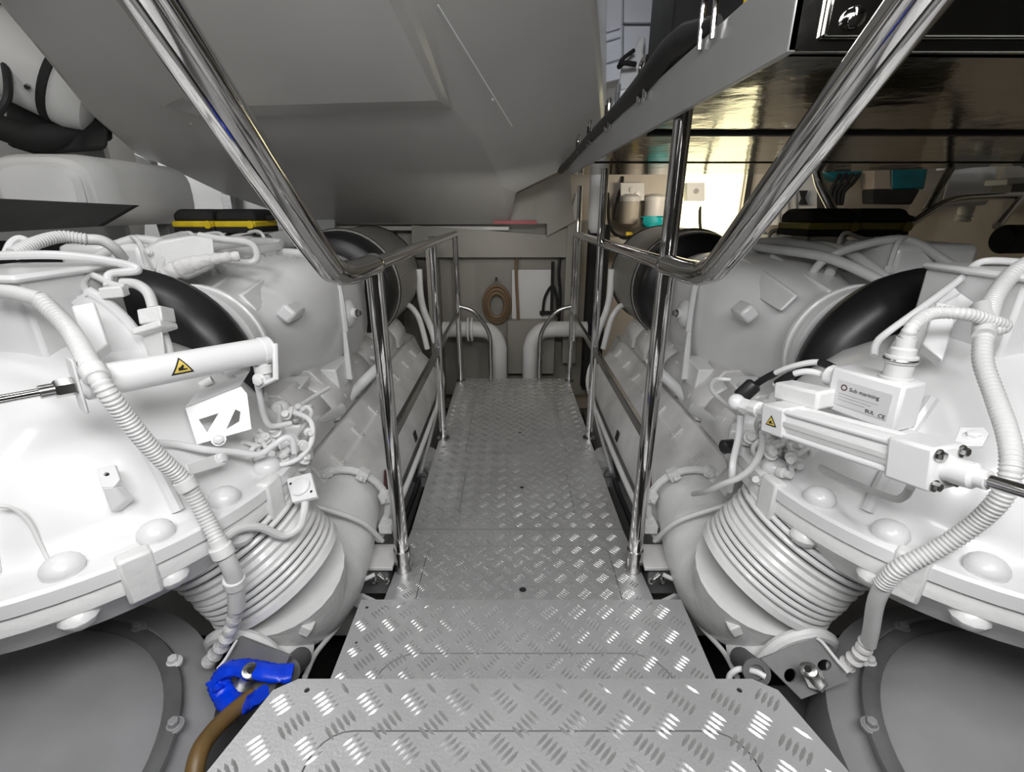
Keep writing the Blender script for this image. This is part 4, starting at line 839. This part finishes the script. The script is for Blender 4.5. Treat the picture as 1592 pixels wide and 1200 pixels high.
struct('trim_5', MB().slab([(-2.7, 2.45, .5), (-1.93, 2.45, .5), (-1.93, 2.45, 2.4), (-2.7, 2.45, 2.4)], (0, .03, 0)), GREYP)
tag(build('frame_post', MB().slab([at(208, 238, t=2.35), at(234, 250, t=2.35), at(266, 372, t=2.35), at(250, 372, t=2.35)], (0, .05, 0)), MIDG, bevel=.003), 'grey slanted frame post left of the white panel', 'post')
tag(build('frame_post', MB().slab([at(343, 300, t=2.9), at(358, 304, t=2.9), at(366, 352, t=2.9), at(352, 352, t=2.9)], (0, .05, 0)), MIDG, bevel=.003), 'short grey frame post right of the white panel behind the black tool case', 'post')
struct('trim_6', MB().slab([at(225, 200, t=2.95), at(352, 200, t=2.95), at(352, 400, t=2.95), at(225, 400, t=2.95)], (0, .03, 0)), WALLW)
struct('trim_7', MB().slab([at(352, 250, t=3.05), at(520, 250, t=3.05), at(520, 420, t=3.05), at(352, 420, t=3.05)], (0, .03, 0)), GREYP)
tag(build('hose_bundle', MB().tube(T3((-20, 190, 1.9), (20, 205, 1.92), (60, 215, 1.95), (110, 208, 2.0), (160, 200, 2.1)), .05, 12), MATB), 'dark hose between the white cylinder and the air box', 'hose')  # hose enlarged in black to deepen the dark gap
tag(build('dark_gap_filler', MB().slab([at(u, v, t=1.98) for u, v in ((10, 150), (170, 170), (168, 232), (60, 240), (10, 225))], (-.05, .05, 0)), MATB, bevel=.02), 'black filler added to darken the gap between the white cylinder and the air box', 'duct')  # black shape added in place of the shade in the gap
tag(build('cable_loop', MB().tube(T3((-10, 60, 1.75), (8, 100, 1.75), (12, 150, 1.75), (-5, 180, 1.75)), .014, 10), BLACK), 'black cable loop at the upper left edge', 'cable')
# ================================================================== FAR END between the engines
def elbowpipe(s):
    t = thing('elbow_pipe', f'white elbow pipe rising {"left" if s < 0 else "right"} of the far end of the walkway', 'pipe', (s * .09, 3.25, -.4))
    build('pipe_run', MB().tube([(s * .11, 3.22, -.4), (s * .11, 3.22, .05), (s * .115, 3.22, .17), (s * .16, 3.22, .255), (s * .25, 3.22, .285), (s * .50, 3.22, .285)], .055, 20, 6), WALLW, t)
    for x in (.29, .315): build('pipe_flange', MB().lathe([(.085, 0), (.085, .014)], (s * x, 3.22, .285), (s, 0, 0), 24), CASTW, t) if s < 0 else None
    return t
elbowpipe(-1); elbowpipe(1)
t = thing('hose_coil', 'brown hose coil hanging on the far bulkhead', 'hose', (-.13, 3.42, .45))
for i, r in enumerate((.10, .082, .065)):
    m = MB(); pts = [V((-.13 + r * .95 * cos(a), 3.44 - .02 * i, .42 + r * 1.35 * sin(a))) for a in [2 * pi * k / 28 for k in range(29)]]
    build('hose_turn', m.tube(pts, .013, 8, 1), TAN, t)
build('coil_hook', MB().tube([(-.13, 3.47, .60), (-.13, 3.38, .60), (-.13, 3.36, .62)], .008, 8), BRUSH, t)
struct('trim_8', MB().box((.13, 3.44, .42), (.30, .05, .50)), WALLW)
struct('trim_9', MB().box((.12, 3.40, .12), (.34, .12, .40)), BULK)
for i, (x, z0, z1) in enumerate(((.02, .12, .85), (.32, .3, .85))):
    tag(build('tall_cable', MB().tube([(x, 3.40, z1), (x - .01, 3.39, z1 - .2), (x + .005, 3.39, z0 + .2), (x, 3.39, z0)], .011, 8), [TAN, BLACK][i]), ['thin brown cable down the far bulkhead', 'black cable down the far bulkhead beside the rack'][i], 'cable')
t = thing('forked_strap', 'black forked strap hanging on the far bulkhead', 'strap', (.26, 3.38, .3))
build('strap_bar', MB().box((.265, 3.38, .56), (.022, .015, .34)), MATB, t)
build('strap_fork', MB().tube([(.20, 3.38, .35), (.215, 3.38, .48), (.265, 3.38, .56), (.30, 3.38, .48), (.31, 3.38, .35)], .010, 8), MATB, t)
build('strap_foot', MB().box((.24, 3.38, .37), (.12, .02, .025)), MATB, t)
tag(build('dark_cabinet', MB().box((.56, 3.30, .40), (.13, .12, 1.15)), MATB, bevel=.005), 'tall narrow black cabinet behind the right handrail', 'cabinet')
tag(build('pale_post', MB().box((.40, 3.36, .50), (.10, .05, 1.0)), BULK, bevel=.004), 'pale upright post beside the black cabinet', 'post')
tag(build('vertical_tank', MB().lathe([(.03, 0), (.045, .03), (.05, .1), (.05, .62)], (.50, 3.1, .93), (0, 0, 1), 20), WALLW), 'white vertical tube behind the right rail', 'tank')
tag(build('tapering_duct', MB().slab([at(870, 400, t=3.3), at(895, 300, t=3.3), at(905, 300, t=3.3), at(905, 400, t=3.3)], (0, .05, 0)), WALLW, bevel=.003), 'white tapering trunk left of the vertical tube', 'duct')
# pump corner behind the right filter drum
pc = thing('gauge_panel', 'white gauge panel on the far wall under the tray', 'panel', at(985, 300, Y=3.64))
build('panel_body', MB().slab([at(u, v, Y=3.64) for u, v in ((965, 284), (1002, 284), (1002, 312), (965, 312))], (0, .08, 0)), WALLW, pc, bevel=.003)
for q in ((982, 295), (991, 302)): build('dial', MB().lathe([(.018, 0), (.018, .008)], at(*q, Y=3.64), (0, -1, 0), 16), MIDG, pc)
pc = thing('gauge_panel', 'white gauge panel on the far wall right of the tall post', 'panel', at(1080, 300, Y=3.64))
build('panel_body', MB().slab([at(u, v, Y=3.64) for u, v in ((1068, 284), (1096, 284), (1096, 312), (1068, 312))], (0, .08, 0)), WALLW, pc, bevel=.003)
build('dial', MB().lathe([(.018, 0), (.018, .008)], at(1082, 297, Y=3.64), (0, -1, 0), 16), MIDG, pc)
for i, u in enumerate((950, 1040)):
    t = thing('valve', ['chrome valve left of the first gauge panel', 'chrome valve right of the first gauge panel'][i], 'valve', at(u, 290, t=3.5))
    build('valve_body', MB().ball(at(u, 286, t=3.5), .035, 12).cyl(at(u - 9, 286, t=3.5), at(u + 9, 286, t=3.5), .02).cyl(at(u, 278, t=3.5), at(u, 318, t=3.5), .014), CHROME, t)
    build('valve_handle', MB().ball(at(u, 306, t=3.48), .028, 10, (1, 1, .5)), BRUSH, t)
for i, (u, m) in enumerate(((976, WARM), (1015, LABELM))):
    t = thing('filter_bowl', ['amber filter bowl under the gauge panel', 'clear filter bowl behind the teal cloth'][i], 'filter', at(u, 350, t=3.45))
    build('bowl', MB().lathe([(.03, 0), (.065, .02), (.07, .06), (.07, .17), (.05, .18)], at(u, 352, t=3.45), (0, 0, 1), 20), m, t)
    build('bowl_cap', MB().lathe([(.075, 0), (.075, .03), (.04, .05)], at(u, 352, t=3.45) + V((0, 0, .17)), (0, 0, 1), 20), WALLW, t)
tag(build('pipe_shelf', MB().slab([at(u, v, t=3.35) for u, v in ((935, 368), (1100, 368), (1100, 380), (935, 380))], (0, .35, 0)), BULK, bevel=.004), 'narrow shelf carrying the filter bowls under the gauge panels', 'shelf')
random.seed(3)
tc = MB(); p0 = at(1013, 344, t=3.3)
tag(build('teal_cloth', MB().loft([[p0 + V((cos(2 * pi * j / 10) * .075 * random.uniform(.6, 1.2), sin(2 * pi * j / 10) * .05, h)) for j in range(10)] for h in (-.04, -.02, 0, .025, .035)]), TEAL), 'crumpled teal cloth on the filter bowls', 'cloth')
tag(build('yellow_tag', MB().box(at(978, 364, t=3.42), (.05, .01, .03), .2), YEL), 'small yellow tag below the amber filter bowl', 'tag')
for i, pts in enumerate((((945, 300, 3.4), (948, 350, 3.4), (965, 368, 3.35), (1000, 365, 3.3)), ((1016, 270, 3.5), (1018, 300, 3.5), (1030, 325, 3.5), (1048, 335, 3.5)), ((1099, 288, 3.5), (1090, 310, 3.5), (1088, 340, 3.5), (1090, 365, 3.5)), ((968, 275, 3.4), (966, 290, 3.4), (960, 310, 3.4), (955, 340, 3.4)))):
    tag(build('black_cable', MB().tube(T3(*pts), .011, 8), MATB), ['black cable looping under the gauge panel', 'black cable over the clear filter bowl', 'black cable left of the lit opening', 'black cable left of the first gauge panel'][i], 'cable')
# ================================================================== RIGHT BACKGROUND under the tray
t = thing('switch_cabinet', 'dark teal cabinet with a pale side hung on the far wall at the right', 'cabinet', at(1420, 310, t=3.0))
build('cabinet_body', MB().slab([at(u, v, t=3.0) for u, v in ((1385, 200), (1452, 200), (1436, 293), (1386, 294))], (.10, .12, 0)), DTEAL, t, bevel=.01)
build('cabinet_side', MB().slab([at(u, v, t=3.0) for u, v in ((1360, 200), (1384, 200), (1384, 294), (1358, 294))], (0, .12, 0)), mat('pale_brown', (.30, .25, .2), .5), t, bevel=.004)
build('cable_tray', MB().slab([at(u, v, t=3.0) for u, v in ((1356, 294), (1432, 294), (1418, 318), (1356, 317))], (0, .10, 0)), MATB, t, bevel=.01)
t = thing('switch_cabinet', 'small dark teal cabinet with hanging cables left of the larger teal one', 'cabinet', at(1320, 310, t=3.1))
build('cabinet_body', MB().slab([at(u, v, t=3.1) for u, v in ((1290, 200), (1350, 200), (1345, 268), (1310, 282), (1282, 270))], (0, .12, 0)), DTEAL, t, bevel=.01)
for i in range(4): build('hanging_cable', MB().tube(T3((1335 - i * 10, 272, 3.08), (1325 - i * 9, 285, 3.05), (1312 - i * 7, 298, 3.05), (1308 - i * 6, 318, 3.05)), .014, 8), MATB, t)
t = thing('door_leaf', 'white panelled door leaf right of the lit opening', 'door', at(1230, 340, t=3.2))
build('leaf_panel', MB().slab([at(u, v, t=3.3) for u, v in ((1196, 250), (1270, 250), (1270, 350), (1196, 350))], (0, .04, 0)), WALLW, t)
for u in (1208, 1222, 1234): build('leaf_rib', MB().slab([at(u_, v, t=3.27) for u_, v in ((u, 250), (u + 5, 250), (u + 5, 350), (u, 350))], (0, .02, 0)), GREYP, t, bevel=.004)
build('leaf_lock', MB().slab([at(u, v, t=3.25) for u, v in ((1246, 296), (1256, 296), (1252, 308), (1256, 318), (1245, 318), (1249, 308))], (0, .03, 0)), MATB, t)
t = thing('white_tank', 'white square tank behind the steel rails at the right', 'tank', at(1520, 320, t=2.5))
build('tank_body', MB().slab([at(u, v, t=2.5) for u, v in ((1478, 262), (1552, 250), (1546, 300), (1532, 318), (1462, 322))], (.3, .32, 0)), WALLW, t, bevel=.01)
build('tank_rim', MB().obox(at(1460, 262, t=2.48), at(1572, 246, t=2.48), (0, 0, 1), .04, .022), WALLW, t, bevel=.005)
build('tank_cap', MB().lathe([(.05, 0), (.05, .04), (.03, .05), (.03, .09)], at(1520, 252, t=2.6), (0, 0, 1), 20), WALLW, t)
t = thing('wall_shelf', 'pale shelf with a dark box under it at the right edge', 'shelf', at(1575, 290, t=2.3))
build('shelf_board', MB().obox(at(1548, 284, t=2.3), at(1640, 276, t=2.3), (0, 0, 1), .12, .03), WALLW, t, bevel=.006)
build('shelf_box', MB().obox(at(1556, 296, t=2.3), at(1620, 292, t=2.3), (0, 0, 1), .1, .05), DKGREY, t)
rf = thing('steel_frame', 'frame of polished steel rails above the right engine', 'frame', at(1446, 328, t=2.02))
for pts, r in ((((1416, 348, 2.0), (1446, 328, 2.02), (1480, 311, 2.05), (1530, 306, 2.1), (1650, 302, 2.2)), .016), (((1494, 236, 2.1), (1470, 275, 2.07), (1440, 328, 2.03)), .018), (((1592, 305, 2.15), (1572, 325, 2.1), (1550, 352, 2.05)), .017)):
    build('rail', MB().tube(T3(*pts), r, 12), CHROME, rf)
for i, (pts, r) in enumerate(((((1270, 268, 2.2), (1276, 290, 2.2), (1296, 330, 2.2)), .02), (((1575, 232, 2.2), (1590, 250, 2.2), (1620, 262, 2.2)), .02))):
    tag(build('steel_rail', MB().tube(T3(*pts), r, 12), CHROME), ['bent steel rail behind the right tool case', 'steel hoop under the tray at the right edge'][i], 'rail')
tag(build('vent_bellows', MB().lathe([(.03, 0), (.04, .01), (.03, .02), (.04, .03), (.03, .04), (.035, .05), (.035, .10)], at(1496, 345, t=2.6), (0, 0, 1), 18), WALLW), 'small white ribbed vent behind the curved steel rail', 'vent')
tag(build('black_drum', MB().lathe([(.04, 0), (.05, .01), (.05, .2), (.04, .21)], at(1556, 372, t=1.7), (1, .1, 0), 24), MATB), 'black drum on the right engine at the right edge', 'drum')
# ================================================================== UPPER LEVEL seen over the tray
struct('trim_10', MB().box((.9, 3.64, 2.0), (1.2, .05, 1.3)), WBLUE)
ul = thing('ceiling_panelling', 'white panelling with grooves above the tray', 'panelling', (.6, 3.0, 1.5))
build('panel', MB().slab([at(u, v, t=2.9) for u, v in ((926, -60), (967, -60), (966, 122), (934, 130))], (0, .04, 0)), WBLUE, ul, bevel=.004)
build('panel', MB().slab([at(u, v, t=2.92) for u, v in ((970, -60), (1045, -60), (1045, 34), (970, 34))], (0, .04, 0)), WBLUE, ul, bevel=.006)
build('panel', MB().slab([at(u, v, t=2.95) for u, v in ((970, 40), (1045, 40), (1045, 112), (970, 112))], (0, .04, 0)), WBLUE, ul, bevel=.006)
for v0 in (48, 62, 96): build('panel_ridge', MB().obox(at(930, v0 + 4, t=2.88), at(964, v0 - 6, t=2.88), (0, 0, 1), .02, .012), WBLUE, ul, bevel=.003)
build('switch_plate', MB().slab([at(u, v, t=2.9) for u, v in ((1014, 66), (1034, 66), (1034, 86), (1014, 86))], (0, .02, 0)), WALLW, ul, bevel=.003)
t = thing('white_dispenser', 'white rounded bin with two black loops above the tray', 'bin', at(985, 150, t=2.75))
build('bin_body', MB().loft([[at(u, v, t=t_) for u, v, t_ in ((x0, v, 2.7), (x1, v, 2.7), (x1, v, 2.9), (x0, v, 2.9))] for v, x0, x1 in ((58, 994, 1004), (80, 984, 1000), (104, 966, 1002), (130, 962, 1008), (140, 962, 1010))]), WALLW, t, bevel=.012)
build('black_loop', MB().tube(T3((962, 105, 2.68), (968, 92, 2.66), (986, 78, 2.66)), .011, 8), MATB, t)
build('black_loop', MB().tube(T3((962, 104, 2.68), (970, 98, 2.64), (988, 100, 2.66)), .014, 8), MATB, t)
t = thing('upper_machine', 'white low machine casing standing on the tray', 'machine', at(990, 190, t=2.5))
build('casing_body', MB().slab([at(u, v, t=2.5) for u, v in ((962, 140), (1040, 128), (1044, 160), (1000, 195), (950, 225), (950, 170))], (0, .3, 0)), WALLW, t, bevel=.012)
build('casing_rim', MB().tube(T3((966, 158, 2.46), (990, 150, 2.46), (1038, 140, 2.46)), .015, 8), CASTW, t)
build('casing_bar', MB().tube(T3((962, 132, 2.4), (960, 150, 2.4), (956, 190, 2.4)), .012, 8), DKGREY, t)
t = thing('dark_locker', 'tall black locker standing on the steel tray', 'locker', (.75, 1.95, 1.3))
build('locker_body', MB().box((.78, 1.95, 1.85), (.58, .3, 1.1)), MATB, t, bevel=.01)
build('yellow_label', MB().box(at(1165, 8, Y=1.79), (.04, .008, .05)), YEL, t); build('yellow_label', MB().box(at(1163, 42, Y=1.79), (.03, .008, .04)), YEL, t)

jb = thing('junction_housing', 'blocky white housing behind the left rubber sleeve with a taped cable end', 'housing', at(270, 420, t=1.45))
build('housing_body', MB().slab([at(u, v, t=1.42) for u, v in ((222, 388), (250, 374), (300, 366), (332, 370), (336, 416), (292, 436), (238, 420))], (-.12, .14, 0)), CASTW, jb, bevel=.008)
build('housing_screw', MB().bolt(at(232, 392, t=1.41), (0, -1, .2), .008, .006), CASTW, jb)
build('taped_end', MB().tube(T3((248, 432, 1.36), (270, 420, 1.36), (300, 410, 1.37), (335, 402, 1.39), (372, 398, 1.42)), lambda t: .014 + .010 * math.exp(-((t - .35) / .3) ** 2) + .002 * sin(t * 60), 12), TAPE, jb)
build('curled_hose', MB().tube(T3((250, 428, 1.4), (252, 408, 1.42), (275, 396, 1.45), (320, 397, 1.5), (360, 406, 1.5), (392, 408, 1.48), (400, 395, 1.5), (388, 378, 1.52), (345, 372, 1.52), (310, 366, 1.52)), .011, 10), HOSEW, jb)
build('hose_clip', MB().lathe([(.015, 0), (.015, .02)], at(338, 402, t=1.5), (1, 0, 0), 12), CASTW, jb)
